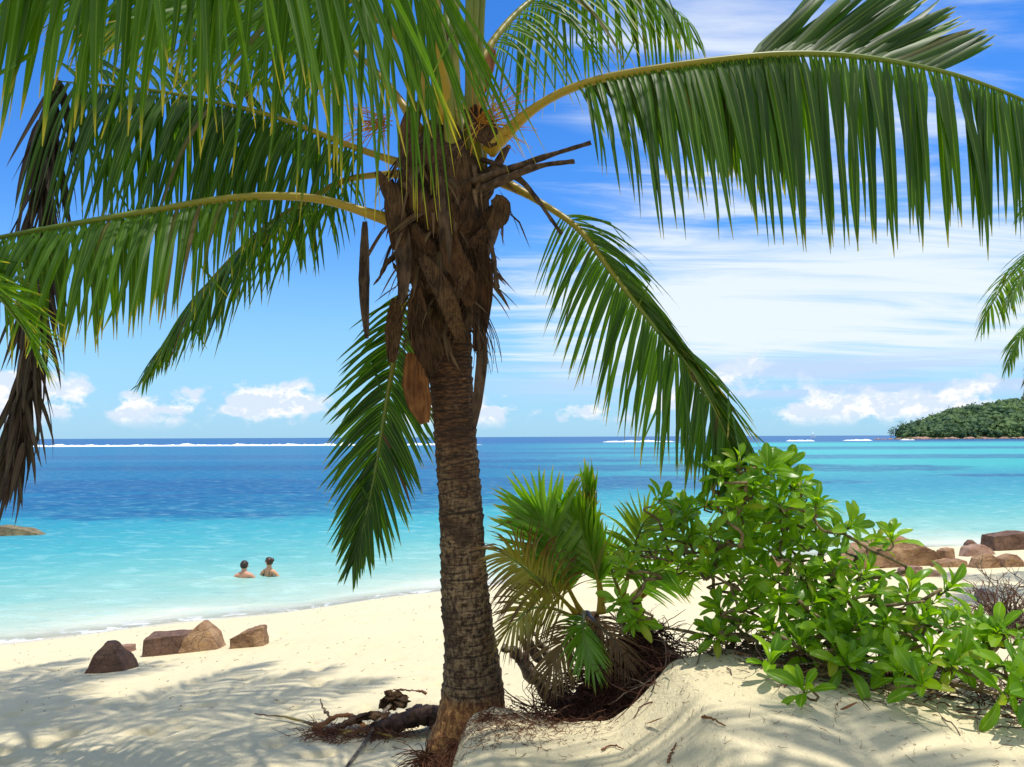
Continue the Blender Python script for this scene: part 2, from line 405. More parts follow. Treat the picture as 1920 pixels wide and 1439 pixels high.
def grid_mesh(name, xs, ys, zf, m, kind='structure', attr=None):
    X, Y = np.meshgrid(xs, ys); Z = zf(X, Y); nx, ny = len(xs), len(ys)
    me = bpy.data.meshes.new(name); me.vertices.add(nx * ny)
    me.vertices.foreach_set('co', np.stack([X, Y, Z], -1).astype(np.float32).ravel())
    i = np.arange(nx * ny).reshape(ny, nx)
    q = np.stack([i[:-1, :-1], i[:-1, 1:], i[1:, 1:], i[1:, :-1]], -1).reshape(-1, 4); n = len(q)
    me.loops.add(n * 4); me.loops.foreach_set('vertex_index', q.ravel().astype(np.int32))
    me.polygons.add(n); me.polygons.foreach_set('loop_start', np.arange(0, n * 4, 4, dtype=np.int32))
    me.polygons.foreach_set('loop_total', np.full(n, 4, dtype=np.int32))
    me.polygons.foreach_set('use_smooth', np.ones(n, dtype=bool)); me.update(calc_edges=True)
    if attr is not None:
        a = me.color_attributes.new('water', 'FLOAT_COLOR', 'POINT'); a.data.foreach_set('color', attr(X, Y).astype(np.float32).ravel())
    me.materials.append(m); o = bpy.data.objects.new(name, me); link(o); o['kind'] = kind
    return o
def axis(a, b, step, grow, lo, hi):
    mid = list(np.arange(a, b, step)); l = []; s = step; v = a
    while v > lo: s *= grow; v -= s; l.append(v)
    r_ = []; s = step; v = mid[-1]
    while v < hi: s *= grow; v += s; r_.append(v)
    return np.array(l[::-1] + mid + r_)
grid_mesh('sand_beach', axis(-5.5, 5.5, 0.035, 1.045, -380, 380), axis(2.3, 9.5, 0.033, 1.03, -120, 420), lambda X, Y: ground_np(X, Y), M_SAND)

# ------------------------------------------------------------------ sea
def water_attr(X, Y):
    d = Y - shore_y(X)                                     # metres off shore
    deep = d
    reef = np.zeros_like(X)
    # sea-grass and coral beds on the lagoon floor
    def bed(x0, y0, rx, ry, sd, e=0.55):
        q = ((X - x0) / rx) ** 2 + ((Y - y0) / ry) ** 2 + 0.5 * wob(X, Y, 6.0 / ry, sd) + 0.25 * wob(X, Y, 17.0 / ry, sd + 1) + 0.2 * wob(X, Y, 40.0 / ry, sd + 2)
        return sstep(q, 1 + e, 1 - e)
    for a in ((-17, 43, 17, 8.5, 1), (-26, 60, 24, 9, 2), (-8, 53, 12, 7, 3), (8, 63, 17, 9, 5), (24, 90, 26, 12, 7), (-30, 95, 34, 8, 9, .6), (75, 135, 60, 14, 11, .6), (45, 70, 9, 2.5, 15, .6), (0, 120, 30, 9, 21, .6), (-60, 150, 70, 18, 23, .6), (90, 230, 90, 30, 25, .6), (20, 175, 40, 14, 26, .6)):
        reef = np.maximum(reef, bed(*a))
    outer = sstep(Y, 330, 520)
    side = sstep(X / np.maximum(Y, 5), -0.1, 0.35)
    return np.stack([np.clip(deep / 60, 0, 1), reef, outer, side], -1)
def water_z(X, Y):
    f = sstep(Y - shore_y(X), 0.0, 5.0) * 0.8 + 0.2
    f = f * sstep(Y, 130, 50)
    z = 0.0
    r = np.random.RandomState(5)
    for k in range(14):
        a = r.normal(1.9, 0.55); w = r.uniform(0.55, 2.6); ph = r.uniform(0, 6.28)
        z = z + 0.0105 * w ** 0.8 * np.sin((X * math.cos(a) + Y * math.sin(a)) * 6.283 / w + ph + 0.9 * np.sin((X * math.sin(a) - Y * math.cos(a)) * 1.3 / w + ph * 3))
    return f * z * 0.75
def water_mat():
    m, t = mat('sea_water')
    a = t.n('ShaderNodeAttribute', attribute_name='water')
    sc = t.n('ShaderNodeSeparateColor'); t.l(a.outputs['Color'], sc.inputs[0])
    dp, reef, outer = sc.outputs[:3]; side = a.outputs['Alpha']
    geo = t.n('ShaderNodeNewGeometry').outputs['Position']
    n1 = t.noise(t.map(geo, scale=(0.10, 0.22, 1)), 1.0, 5, 0.6)
    n2 = t.noise(t.map(geo, scale=(0.9, 2.2, 1)), 1.0, 4, 0.6)
    d = t.m('ADD', dp, t.m('MULTIPLY', t.m('SUBTRACT', n1, 0.5), 0.10))
    cr = t.n('ShaderNodeValToRGB'); t.l(d, cr.inputs[0]); e = cr.color_ramp.elements
    stops = [(0.0, (0.74, 0.73, 0.58)), (0.03, (0.44, 0.56, 0.46)), (0.08, (0.245, 0.48, 0.43)), (0.15, (0.14, 0.42, 0.41)), (0.26, (0.068, 0.35, 0.395)), (0.45, (0.03, 0.26, 0.36)), (0.75, (0.018, 0.17, 0.32)), (1.0, (0.014, 0.14, 0.29))]
    e[0].position = stops[0][0]; e[0].color = stops[0][1] + (1,); e[1].position = 1.0; e[1].color = stops[-1][1] + (1,)
    for p, c in stops[1:-1]: x = e.new(p); x.color = c + (1,)
    c = t.mix(t.m('MULTIPLY', t.ss(dp, 0.4, 1.0), t.m('MULTIPLY', side, 0.85)), cr.outputs[0], (0.050, 0.42, 0.42))
    n5 = t.noise(t.map(geo, scale=(0.016, 0.07, 1)), 1.0, 5, 0.62)
    n6 = t.noise(t.map(geo, scale=(0.16, 0.5, 1)), 1.0, 4, 0.6)
    rm = t.ss(t.m('ADD', t.m('ADD', reef, t.m('MULTIPLY', t.m('SUBTRACT', n2, 0.5), 0.5)), t.m('MULTIPLY', t.m('SUBTRACT', t.m('ADD', n5, n6), 1.0), 1.5)), 0.15, 0.95)
    c = t.mix(t.m('MULTIPLY', rm, t.ss(t.m('ADD', n6, t.m('MULTIPLY', n2, .5)), 0.55, 0.95, 0.92, 0.38)), c, (0.020, 0.095, 0.24))
    c = t.mix(outer, c, (0.012, 0.095, 0.27))
    # ripples
    w1 = t.noise(t.map(geo, rot=(0, 0, R(12)), scale=(1.6, 3.4, 1)), 1.0, 3, 0.6, 0.4)
    w2 = t.noise(t.map(geo, rot=(0, 0, R(-14)), scale=(5.0, 9.0, 1)), 1.0, 3, 0.6, 0.5)
    w3 = t.noise(t.map(geo, scale=(0.22, 0.6, 1)), 1.0, 4, 0.6)
    h = t.m('ADD', t.m('ADD', t.m('MULTIPLY', w1, 0.11), t.m('MULTIPLY', w2, 0.04)), t.m('MULTIPLY', w3, 0.35))
    nb = t.bump(h, 1.0, 0.75)
    # ripple light and shade painted into the water colour as pale and dark flecks
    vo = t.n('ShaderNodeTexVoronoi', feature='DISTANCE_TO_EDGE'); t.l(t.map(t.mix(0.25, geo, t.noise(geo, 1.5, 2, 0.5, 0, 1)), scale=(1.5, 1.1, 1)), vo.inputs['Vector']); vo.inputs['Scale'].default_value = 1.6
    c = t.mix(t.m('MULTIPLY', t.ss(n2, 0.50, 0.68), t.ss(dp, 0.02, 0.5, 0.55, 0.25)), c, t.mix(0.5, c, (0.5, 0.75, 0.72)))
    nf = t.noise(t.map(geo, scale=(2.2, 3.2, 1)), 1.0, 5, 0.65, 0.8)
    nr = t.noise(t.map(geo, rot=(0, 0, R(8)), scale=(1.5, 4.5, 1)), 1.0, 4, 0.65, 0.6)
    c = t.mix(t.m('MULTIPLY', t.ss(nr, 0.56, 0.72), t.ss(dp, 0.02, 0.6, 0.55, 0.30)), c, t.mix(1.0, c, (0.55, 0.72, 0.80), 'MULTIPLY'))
    foam = t.m('MULTIPLY', t.ss(t.m('ADD', dp, t.m('MULTIPLY', t.m('SUBTRACT', n1, 0.5), 0.03)), 0.016, 0.002), t.ss(nf, 0.46, 0.58))
    c = t.mix(t.m('MULTIPLY', foam, 0.9), c, (0.85, 0.87, 0.84))
    fr = t.n('ShaderNodeFresnel'); fr.inputs[0].default_value = 1.33; t.l(nb, fr.inputs[1])
    gl = t.n('ShaderNodeBsdfGlossy'); gl.inputs['Roughness'].default_value = 0.14; t.l(nb, gl.inputs['Normal'])
    mg = t.n('ShaderNodeMixShader'); t.put(mg.inputs[0], t.m('MINIMUM', fr.outputs[0], 0.20)); t.l(pbsdf(t, c, 0.6, 0.0, nb), mg.inputs[1]); t.l(gl.outputs[0], mg.inputs[2])
    p = mg.outputs[0]
    tr = t.n('ShaderNodeBsdfTransparent'); tr.inputs[0].default_value = (0.93, 0.98, 0.97, 1)
    al = t.m('MAXIMUM', t.ss(dp, 0.0, 0.02, 0.45, 0.94), t.m('MULTIPLY', foam, 0.8))
    mx = t.n('ShaderNodeMixShader'); t.put(mx.inputs[0], al); t.l(tr.outputs[0], mx.inputs[1]); t.l(p, mx.inputs[2])
    out(t, mx.outputs[0]); return m
M_WATER = water_mat()
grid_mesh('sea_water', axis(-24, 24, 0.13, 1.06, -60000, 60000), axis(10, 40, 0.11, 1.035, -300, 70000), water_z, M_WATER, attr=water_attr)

m_, t_ = mat('sea_foam'); g_ = t_.n('ShaderNodeNewGeometry').outputs['Position']
out(t_, pbsdf(t_, t_.mix(t_.noise(g_, 0.4, 5, 0.7), (0.66, 0.72, 0.74), (0.88, 0.90, 0.90)), 0.9, 0.1)); M_FOAM = m_
def breaker(px0, px1, py, h, label, seed):
    rr = random.Random(seed); hor = 823.6 - 8 * ((px0 + px1) / 2) / 1920
    d = 3.5 * FPX / (py - hor); a = at(px0, py, d); b = at(px1, py, d); mb = MB()
    n = max(24, int((px1 - px0) / 2)); vs = []; fs = []
    for i in range(n + 1):
        u = i / n; p = a.lerp(b, u); e = min(1, min(u, 1 - u) * 9) ** 0.5
        hh = h * e * (0.35 + 0.65 * abs(noise.noise(V((u * n * 0.06, seed, 0)))) * 1.6 + 0.25 * noise.noise(V((u * n * 0.5, seed, 3))))
        y0 = p.y + d * 0.012 * noise.noise(V((u * 4, seed, 9)))
        for q, (dy, f) in enumerate(((-4.5, 0), (-2.4, .55), (-.6, .95), (.7, 1.0), (3.0, .35), (5.5, 0))):
            vs.append((p.x, y0 + dy * max(0.4, h), -0.08 + max(0.02, hh) * f + 0.06 * rr.random() * f))
    for i in range(n):
        for q in range(5):
            k = i * 6 + q; fs.append((k, k + 6, k + 7, k + 1))
    mb.add(vs, fs); o = mb.build('breaking_wave', M_FOAM, origin=(a + b) / 2)
    tag(o, label, 'wave', 'white surf lines on the reef')
breaker(30, 905, 836.2, 1.45, 'long white line of surf on the reef left of the palm trunk', 1)
breaker(1130, 1265, 829.0, 1.6, 'white surf streak between the trunk and the hanging right frond', 2)
breaker(1480, 1522, 827.5, 1.6, 'short surf streak leftmost of those right of the shrub', 3)
breaker(1585, 1632, 826.5, 1.6, 'white surf streak left of the wooded headland', 4)
breaker(1688, 1712, 825.5, 1.0, 'small surf fleck under the left tip of the headland', 5)
breaker(1812, 1836, 821.5, 2.4, 'short bright surf patch in front of the headland', 6)
breaker(1870, 1990, 822.5, 2.2, 'long surf streak in front of the headland at the right edge', 7)

# ------------------------------------------------------------------ rocks
def rock(name, label, base, w, h, dep, prof, m, seed, cat='rock', yaw=0.0, amp=0.05, group=None):
    """prof: outline (u across -0.5..0.5, v up 0..1, k depth factor); hull of that outline in front, middle and back"""
    rr = random.Random(seed); bm = bmesh.new(); pts = []
    for (u, v, k) in prof:
        for sgn in (-1, 1):
            pts.append(bm.verts.new((u * w * (1 + 0.06 * rr.uniform(-1, 1)), sgn * dep * 0.5 * k * (1 + 0.2 * rr.uniform(-1, 1)), v * h - 0.35 * h * (v <= 0))))
        if v <= 0:
            pts.append(bm.verts.new((u * w * 1.08, 0, -0.35 * h)))
    r_ = bmesh.ops.convex_hull(bm, input=bm.verts)
    bmesh.ops.delete(bm, geom=[e for e in r_['geom_interior'] if isinstance(e, bmesh.types.BMVert)], context='VERTS')
    bmesh.ops.triangulate(bm, faces=bm.faces[:])
    bmesh.ops.bevel(bm, geom=bm.edges[:], offset=0.016 * min(w, h * 1.5), segments=2, affect='EDGES', profile=0.6, clamp_overlap=True)
    bmesh.ops.triangulate(bm, faces=bm.faces[:])
    for _ in range(4):
        long = [e for e in bm.edges if e.calc_length() > 0.09 * w]
        if not long or len(bm.faces) > 3000: break
        bmesh.ops.subdivide_edges(bm, edges=long, cuts=1); bmesh.ops.triangulate(bm, faces=bm.faces[:])
    bm.normal_update()
    mv = {}
    for v in bm.verts:
        p = v.co / w
        mv[v] = v.normal * w * (amp * .6 * noise.noise(p * 3.2 + V((seed, 0, 0))) + amp * 0.45 * noise.noise(p * 9 + V((0, seed, 0))) + amp * 0.2 * noise.noise(p * 24))
    for v, q in mv.items(): v.co += q
    me = bpy.data.meshes.new(name); bm.to_mesh(me); bm.free(); me.materials.append(m)
    me.polygons.foreach_set('use_smooth', [True] * len(me.polygons))
    me.set_sharp_from_angle(angle=R(38))
    o = bpy.data.objects.new(name, me); o.location = base; o.rotation_euler.z = yaw; link(o)
    return tag(o, label, cat, group)
PEAK = [(-.5, 0, .9), (.5, 0, .9), (-.12, 1, .25), (0.02, .97, .3), (-.3, .55, .6), (.3, .5, .6)]
BLOCK = [(-.5, 0, 1), (.5, 0, 1), (-.46, .8, .8), (.44, 1, .7), (0, .95, .8), (.5, .5, .9)]
DOME = [(-.5, 0, .9), (.5, 0, .9), (-.36, .6, .8), (.34, .62, .8), (-.08, 1, .5), (.15, .96, .5)]
SLAB = [(-.5, 0, 1), (.5, 0, 1), (-.48, .7, .9), (.46, .95, .8), (.1, 1, .8)]
WEDGE = [(-.5, 0, .9), (.5, 0, .9), (-.49, .42, .8), (.40, 1, .5), (.46, .96, .5), (-.1, .72, .7), (0.5, .3, .9)]
def prock(name, label, px0, px1, base, top, prof, m, seed, dk=0.8, yaw=0.0, group=None, amp=0.05):
    p = hit((px0 + px1) / 2, base); s = p.y / FPX
    w = (px1 - px0) * s
    rock(name, label, p + V((0, w * dk * 0.42, 0)), w * .97, (base - top) * s * 1.0, w * dk, prof, m, seed, yaw=yaw, group=group, amp=amp)
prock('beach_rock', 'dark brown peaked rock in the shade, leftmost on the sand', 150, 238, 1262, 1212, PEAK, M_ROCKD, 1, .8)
# the large left rock is a low block with a peak grown onto its right side: one stone, frond shade painted into its darker left
p_ = hit(345, 1226); s_ = p_.y / FPX
big = rock('beach_rock', 'largest brown rock on the left sand with a low block and a pointed peak', p_ + V((.02, .2, 0)), 84 * s_, 52 * s_, .5,
     [(-.5, 0, .9), (.5, 0, .8), (-.32, .5, .8), (.0, 1.0, .25), (.05, .99, .25), (.3, .55, .6)], M_ROCK, 3, amp=0.03)
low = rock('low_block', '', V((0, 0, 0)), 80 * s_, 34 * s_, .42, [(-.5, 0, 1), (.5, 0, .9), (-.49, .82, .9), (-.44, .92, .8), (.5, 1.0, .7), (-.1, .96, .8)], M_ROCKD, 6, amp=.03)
def join_rocks(a, b, off, yaw):
    bm = bmesh.new(); bm.from_mesh(a.data); n = len(bm.faces); b.data.transform(Matrix.Translation(off) @ Matrix.Rotation(yaw, 4, 'Z')); bm.from_mesh(b.data); bm.faces.ensure_lookup_table()
    for f in bm.faces[n:]: f.material_index = 1
    bm.to_mesh(a.data); bm.free(); a.data.materials.append(b.data.materials[0]); bpy.data.objects.remove(b)
big.location.x += 20 * s_; join_rocks(big, low, V((-60 * s_, -.02, -.02)), R(8))
prock('beach_rock', 'wedge of orange brown rock right of the largest rock on sand', 430, 492, 1216, 1180, WEDGE, M_ROCK, 4, .7)
prock('beach_rock', 'pale pink half buried rock behind the dark peaked rock', 205, 246, 1224, 1213, SLAB, M_ROCKP, 5, .6)
prock('boulder', 'broad sunlit brown outcrop at the water edge behind the shrub', 1592, 1786, 1064, 1012, DOME, M_ROCK, 7, .5, amp=.06)
prock('boulder', 'small orange cube shaped rock at the right end of the outcrop', 1766, 1792, 1052, 1030, BLOCK, M_ROCK, 8, .9, R(20))
prock('boulder', 'flat tan rock in front of the orange cube rock', 1760, 1817, 1064, 1052, SLAB, M_ROCK, 9, .6)
prock('boulder', 'low grey brown rock between the outcrop and the dark boulders', 1812, 1872, 1042, 1023, DOME, M_ROCKP, 10, .6)
prock('boulder', 'small dark rounded rock standing in the shallow water', 1812, 1836, 1029, 1014, DOME, M_ROCKD, 11, .8)
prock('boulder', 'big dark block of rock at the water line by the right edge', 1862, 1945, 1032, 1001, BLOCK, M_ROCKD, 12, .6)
prock('boulder', 'rounded tan boulder left of the pair above the dead bush', 1832, 1883, 1066, 1041, DOME, M_ROCK, 13, .8)
prock('boulder', 'rounded tan boulder right of the pair above the dead bush', 1880, 1928, 1064, 1042, DOME, M_ROCK, 14, .8)
prock('boulder', 'long flat slab lying on the sand just below the outcrop', 1690, 1732, 1080, 1064, SLAB, M_ROCKP, 15, .5)
prock('boulder', 'smaller flat slab right of the long slab on the sand', 1728, 1764, 1082, 1071, SLAB, M_ROCKP, 16, .5)
prock('boulder', 'brown rock seen through the gaps of the shrub leaves', 1425, 1475, 1075, 1046, DOME, M_ROCK, 17, .8)
prock('boulder', 'grey stone half hidden behind the dead twiggy bush', 1836, 1874, 1128, 1108, DOME, M_ROCKG, 18, .8)
p_ = at(20, 999, 30)
rock('reef_rock', 'low brown reef rock awash at the left edge of the sea', (at(30, 996, 29.8).x, 29.8, -0.12), 3.2, .42, 1.2, [(-.5, 0, .9), (.5, 0, .3), (-.4, .8, .7), (-.1, 1, .6), (.12, .75, .5), (.3, .35, .4)], M_REEF, 21, amp=0.03)
rock('flat_stone', 'flat grey stone lying right behind the foot of the palm', V((0.06, 4.78, gz(0.06, 4.78) + .03)), .26, .16, .3, SLAB, M_ROCKG, 22, cat='stone', yaw=R(-25))

# ------------------------------------------------------------------ wooded headland
def headland():
    D = 720.0; mb = MB()
    prof = [(1672, 0), (1684, 6), (1700, 14), (1750, 34), (1790, 48), (1830, 58), (1850, 56), (1880, 66), (1905, 68), (1960, 72), (2100, 92), (2350, 80), (2600, 20)]
    xs = [((q[0] - 960) / FPX * D, q[1] / FPX * D) for q in prof]
    X = np.linspace(xs[0][0], xs[-1][0], 150); H = np.interp(X, [a for a, b in xs], [b for a, b in xs])
    vs = []; fs = []; ny = 22
    def hz(x, v):
        h = np.interp(x, [a for a, b in xs], [b for a, b in xs])
        return max(-0.5, h * math.sin(min(1, v * 1.25) * math.pi / 2) ** 0.8 * (1 if v < .8 else (1 - v) / .2) - 0.5 + 1.5 * noise.noise(V((x * .05, v * 6, 1))))
    for x in X:
        for j in range(ny):
            v = j / (ny - 1); yy = D - 40 + v * 170 + 14 * noise.noise(V((x * .02, 3, 0))); vs.append((x * yy / D, yy, hz(x, v)))
    n = len(X)
    for i in range(n - 1):
        for j in range(ny - 1):
            a = i * ny + j; fs.append((a, a + ny, a + ny + 1, a + 1))
    m, t = mat('headland_soil'); g = t.n('ShaderNodeNewGeometry').outputs['Position']
    out(t, pbsdf(t, t.mix(t.noise(g, .08, 5, .6), (0.05, 0.075, 0.03), (0.13, 0.11, 0.06)), .9, .1))
    mb.add(vs, fs); o = mb.build('headland_hill', m); o['kind'] = 'structure'
    # the wood on it: crowns of many small leaf faces, one mass
    m2, t = mat('headland_foliage'); a = t.n('ShaderNodeAttribute', attribute_name='leaf')
    sc = t.n('ShaderNodeSeparateColor'); t.l(a.outputs['Color'], sc.inputs[0])
    c = t.mix(sc.outputs[0], (0.022, 0.060, 0.026), (0.100, 0.165, 0.045)); 
    out(t, pbsdf(t, c, .7, .2))
    rr = random.Random(3); fb = MB()
    ico = bmesh.new(); bmesh.ops.create_icosphere(ico, subdivisions=1, radius=1); iv = [v.co.copy() for v in ico.verts]; fi = [tuple(v.index for v in f.verts) for f in ico.faces]; ico.free()
    cnt = 0
    while cnt < 1500:
        x = rr.uniform(xs[0][0] + 4, 470 if cnt < 1250 else xs[-1][0]); v = rr.random() ** 1.2
        if v > .92: continue
        y = D - 40 + v * 170 + 14 * noise.noise(V((x * .02, 3, 0))); z = hz(x, v)
        if z < 2.0 : continue
        x = x * y / D
        r = rr.choice((rr.uniform(1.4, 3.0), rr.uniform(2.2, 4.2), rr.uniform(3.8, 6.2))) * min(1, .5 + z / 12); tint = min(1, max(0, rr.gauss(.42, .26) + .55 * noise.noise(V((x * .035, z * .09, 2))))); cnt += 1
        for k in range(3):
            o3 = V((rr.gauss(0, .5), rr.gauss(0, .4), rr.uniform(-.2, .5))) * r; rk = r * rr.uniform(.5, .85); sd = rr.random() * 50
            vv = [tuple(V((x, y, z + r * .35)) + o3 + p * rk * (1 + .45 * noise.noise(p * 1.7 + V((sd, 0, 0)))) * V((1, 1, .8)).length / 1.62) for p in iv]
            fb.add(vv, fi, [(max(0, min(1, tint + rr.uniform(-.15, .15))), 0, 0, 1)] * len(vv))
        for k in range(26):
            q = V((rr.gauss(0, 1), rr.gauss(0, 1), rr.gauss(.3, .8))); q = q.normalized() * r * rr.uniform(.8, 1.25) + V((x, y, z + r * .4)); u = V((rr.uniform(-1, 1), rr.uniform(-1, 1), rr.uniform(-1, 1))) * r * .28; w = u.orthogonal().normalized() * r * .22
            fb.add([tuple(q - u), tuple(q + w), tuple(q + u), tuple(q - w)], [(0, 1, 2, 3)], [(max(0, min(1, tint + rr.uniform(-.35, .45))), 0, 0, 1)] * 4)
    # taller ragged trees on the western tip and the ridge
    for px in (1683, 1687, 1692, 1698, 1703, 1712, 1735, 1800, 1838):
        x = (px - 960) / FPX * (D + 10); h0 = hz(x, .45); r = rr.uniform(1.6, 2.6)
        tube(fb, [V((x, D + 25, h0 - 2)), V((x + .3, D + 25, h0 + r * 2.2))], .3, 4, lambda a, b: (0, 0, 0, 1))
        for k in range(70):
            q = V((rr.gauss(0, .7), rr.gauss(0, .7), rr.gauss(0, .8))) * r + V((x, D + 25, h0 + r * 1.8)); u = V((rr.uniform(-1, 1), rr.uniform(-1, 1), rr.uniform(-1, 1))) * r * .3; w = u.orthogonal().normalized() * r * .2
            fb.add([tuple(q - u), tuple(q + w), tuple(q + u), tuple(q - w)], [(0, 1, 2, 3)], [(rr.uniform(0, .5), 0, 0, 1)] * 4)
    o = fb.build('headland_wood', m2, smooth=False); tag(o, 'dense green wood covering the distant headland', 'forest', kind='stuff')
    # pink granite shore rocks
    sb = MB()
    for k in range(150):
        x = rr.uniform(xs[0][0] - 34, 520) if k > 30 else rr.uniform(xs[0][0] - 34, xs[0][0] + 10)
        y = D - 44 + 14 * noise.noise(V((x * .02, 3, 0))) + rr.uniform(-4, 4); r = rr.uniform(.5, 2.4); sd = rr.random() * 30
        if x < xs[0][0] - 2: r *= .55
        vv = [tuple(V((x, y, r * .1)) + V((p.x * 1.5, p.y, p.z * .8)) * r * (1 + .5 * noise.noise(p * 1.4 + V((sd, 0, 0))))) for p in iv]
        sb.add(vv, fi)
    o = sb.build('shore_rocks', M_ROCKP, smooth=False); tag(o, 'band of pink rocks along the foot of the headland', 'rocks', kind='stuff')
headland()
def sail_boat():
    d = 1500.0; p = at(1525, 814, d); p.z = 0
    e = empty('sailing_boat', p, 'tiny white sailing boat on the horizon left of the headland', 'boat')
    e['_w'] = tuple(p)
    m, t = mat('boat_white'); out(t, pbsdf(t, (.8, .8, .8), .4, .4))
    mb = MB(); n = 9; vs = []; fs = []
    for i in range(n):
        u = i / (n - 1) * 2 - 1; b = 1.5 * (1 - abs(u) ** 2.5) + .03
        for (yy, zz) in ((-b, 1.1), (-b * .6, 0), (b * .6, 0), (b, 1.1)): vs.append(tuple(p + V((u * 5, yy, zz))))
    for i in range(n - 1):
        for k in range(4):
            a = i * 4 + k; c = i * 4 + (k + 1) % 4; fs.append((a, a + 4, c + 4, c))
    mb.add(vs, fs); mb.build('hull', m, e)
    mb = MB(); tube(mb, [p + V((0, 0, .8)), p + V((0, 0, 11))], .08, 6); mb.build('mast', m, e)
    mb = MB(); vs = [p + V((-.2, 0, 2)), p + V((-4, .3, 2.1)), p + V((-1.6, .35, 6)), p + V((-.2, 0, 10.8))]
    mb.add([tuple(v) for v in vs] + [tuple(v + V((0, .05, 0))) for v in vs], [(0, 1, 2, 3), (7, 6, 5, 4), (0, 3, 7, 4), (1, 0, 4, 5), (2, 1, 5, 6), (3, 2, 6, 7)]); mb.build('sail', m, e)
sail_boat()

# ------------------------------------------------------------------ palms
LEAFLETS = {'n': 0}
def frond(palm, pts, rows, r0=0.03, r1=0.004, t0=0.22, n=60, Lmax=0.9, W=0.042, roll=0.0, single=False, dry=0.0, hint=None, tint=(0.2, 0.9), name='frond', matl=None, petdry=0.0, jit=0.10, nseg=8, rseed=1, gap=None, thin=0.0, petg=0.0):
    """one frond: the rachis is the part; leaflets are its sub-parts (singly, or one joined mass)"""
    random.seed(rseed * 131 + 7); matl = matl or M_PALM
    NP = 48; P, LEN = resample(pts, NP); mb = MB()
    tube(mb, P, lambda t: r0 * (1 - t) ** 0.75 * (1 + 0.9 * max(0, 1 - t * 9)) + r1, 8, lambda t, k: (.5, min(1, petg + t * 1.7), max(petdry, dry), 1), flat=0.72)
    fr = mb.build(name, M_PETIOLE, palm)
    mass = MB(); Z = V(hint) if hint else V((0, 0, 1))
    for row in rows:
        sd = row['s']; nn = int(n * row.get('n', 1)); ta, tb = row.get('t', (t0, 1.0))
        for i in range(nn):
            u = (i + 0.5 + random.uniform(-.25, .25)) / nn; t = ta + (tb - ta) * u
            if gap and any(a < t < b and (s == 0 or s == sd) for a, b, s in gap): continue
            if random.random() < thin: continue
            k = min(NP - 1, int(t * NP)); f = t * NP - k; p = P[k].lerp(P[k + 1], min(1, f)); T = (P[k + 1] - P[k]).normalized()
            S = T.cross(Z); S = S.normalized() if S.length > .05 else V((1, 0, 0))
            rl = R(lut(roll, t)); S = Matrix.Rotation(rl, 3, T) @ S; N = S.cross(T)
            a = R(lut(row.get('a', [(t0, 72), (.7, 52), (1, 18)]), t) + random.gauss(0, 4)); li = R(lut(row.get('lift', 0), t) + random.gauss(0, 60 * jit))
            d0 = T * math.cos(a) + (S * (sd * math.cos(li)) + N * math.sin(li)) * math.sin(a)
            if 'bias' in row:
                d0 = d0 * row.get('bk', .35) + V(lut(row['bias'], t)) + V((random.gauss(0, row.get('bj', .05)), random.gauss(0, .06), 0))
            L = Lmax * lut(row.get('L', [(t0, .55), (t0 + .12, .9), (.5, 1), (.8, .8), (1, .42)]), t) * random.uniform(.84, 1.07)
            g = lut(row.get('g', 1.0), t) * random.uniform(.75, 1.25)
            w = W * lut(row.get('w', [(t0, .5), (t0 + .2, 1), (.85, .9), (1, .55)]), t) * random.uniform(.8, 1.1)
            kk = random.uniform(.45, .8) if random.random() < row.get('kink', .04) else None
            dd = dry if dry else (random.uniform(.4, 1) if random.random() < row.get('dead', .02) else 0)
            vs, fs, cs = ribbon(p + N * 0.004, d0, V(row['wv']) if 'wv' in row else T, L, w, g, nseg, random.gauss(0, .5), .20, random.uniform(*tint), dd, kk, sway=random.gauss(0, .10))
            if single and LEAFLETS['n'] < 300:
                one = MB(); one.add(vs, fs, cs); one.build('leaflet', matl, fr, origin=p); LEAFLETS['n'] += 1
            else: mass.add(vs, fs, cs)
    if mass.v:
        o = mass.build('leaflets', matl, fr); o['kind'] = 'stuff'
    return fr
def px(*tr): return [at(*q) for q in tr]

PALM = V((-0.24, 4.9, 1.62))
palm = empty('coconut_palm', PALM, 'tall coconut palm with ringed brown trunk in the middle of the beach', 'palm tree'); palm['_w'] = tuple(PALM)
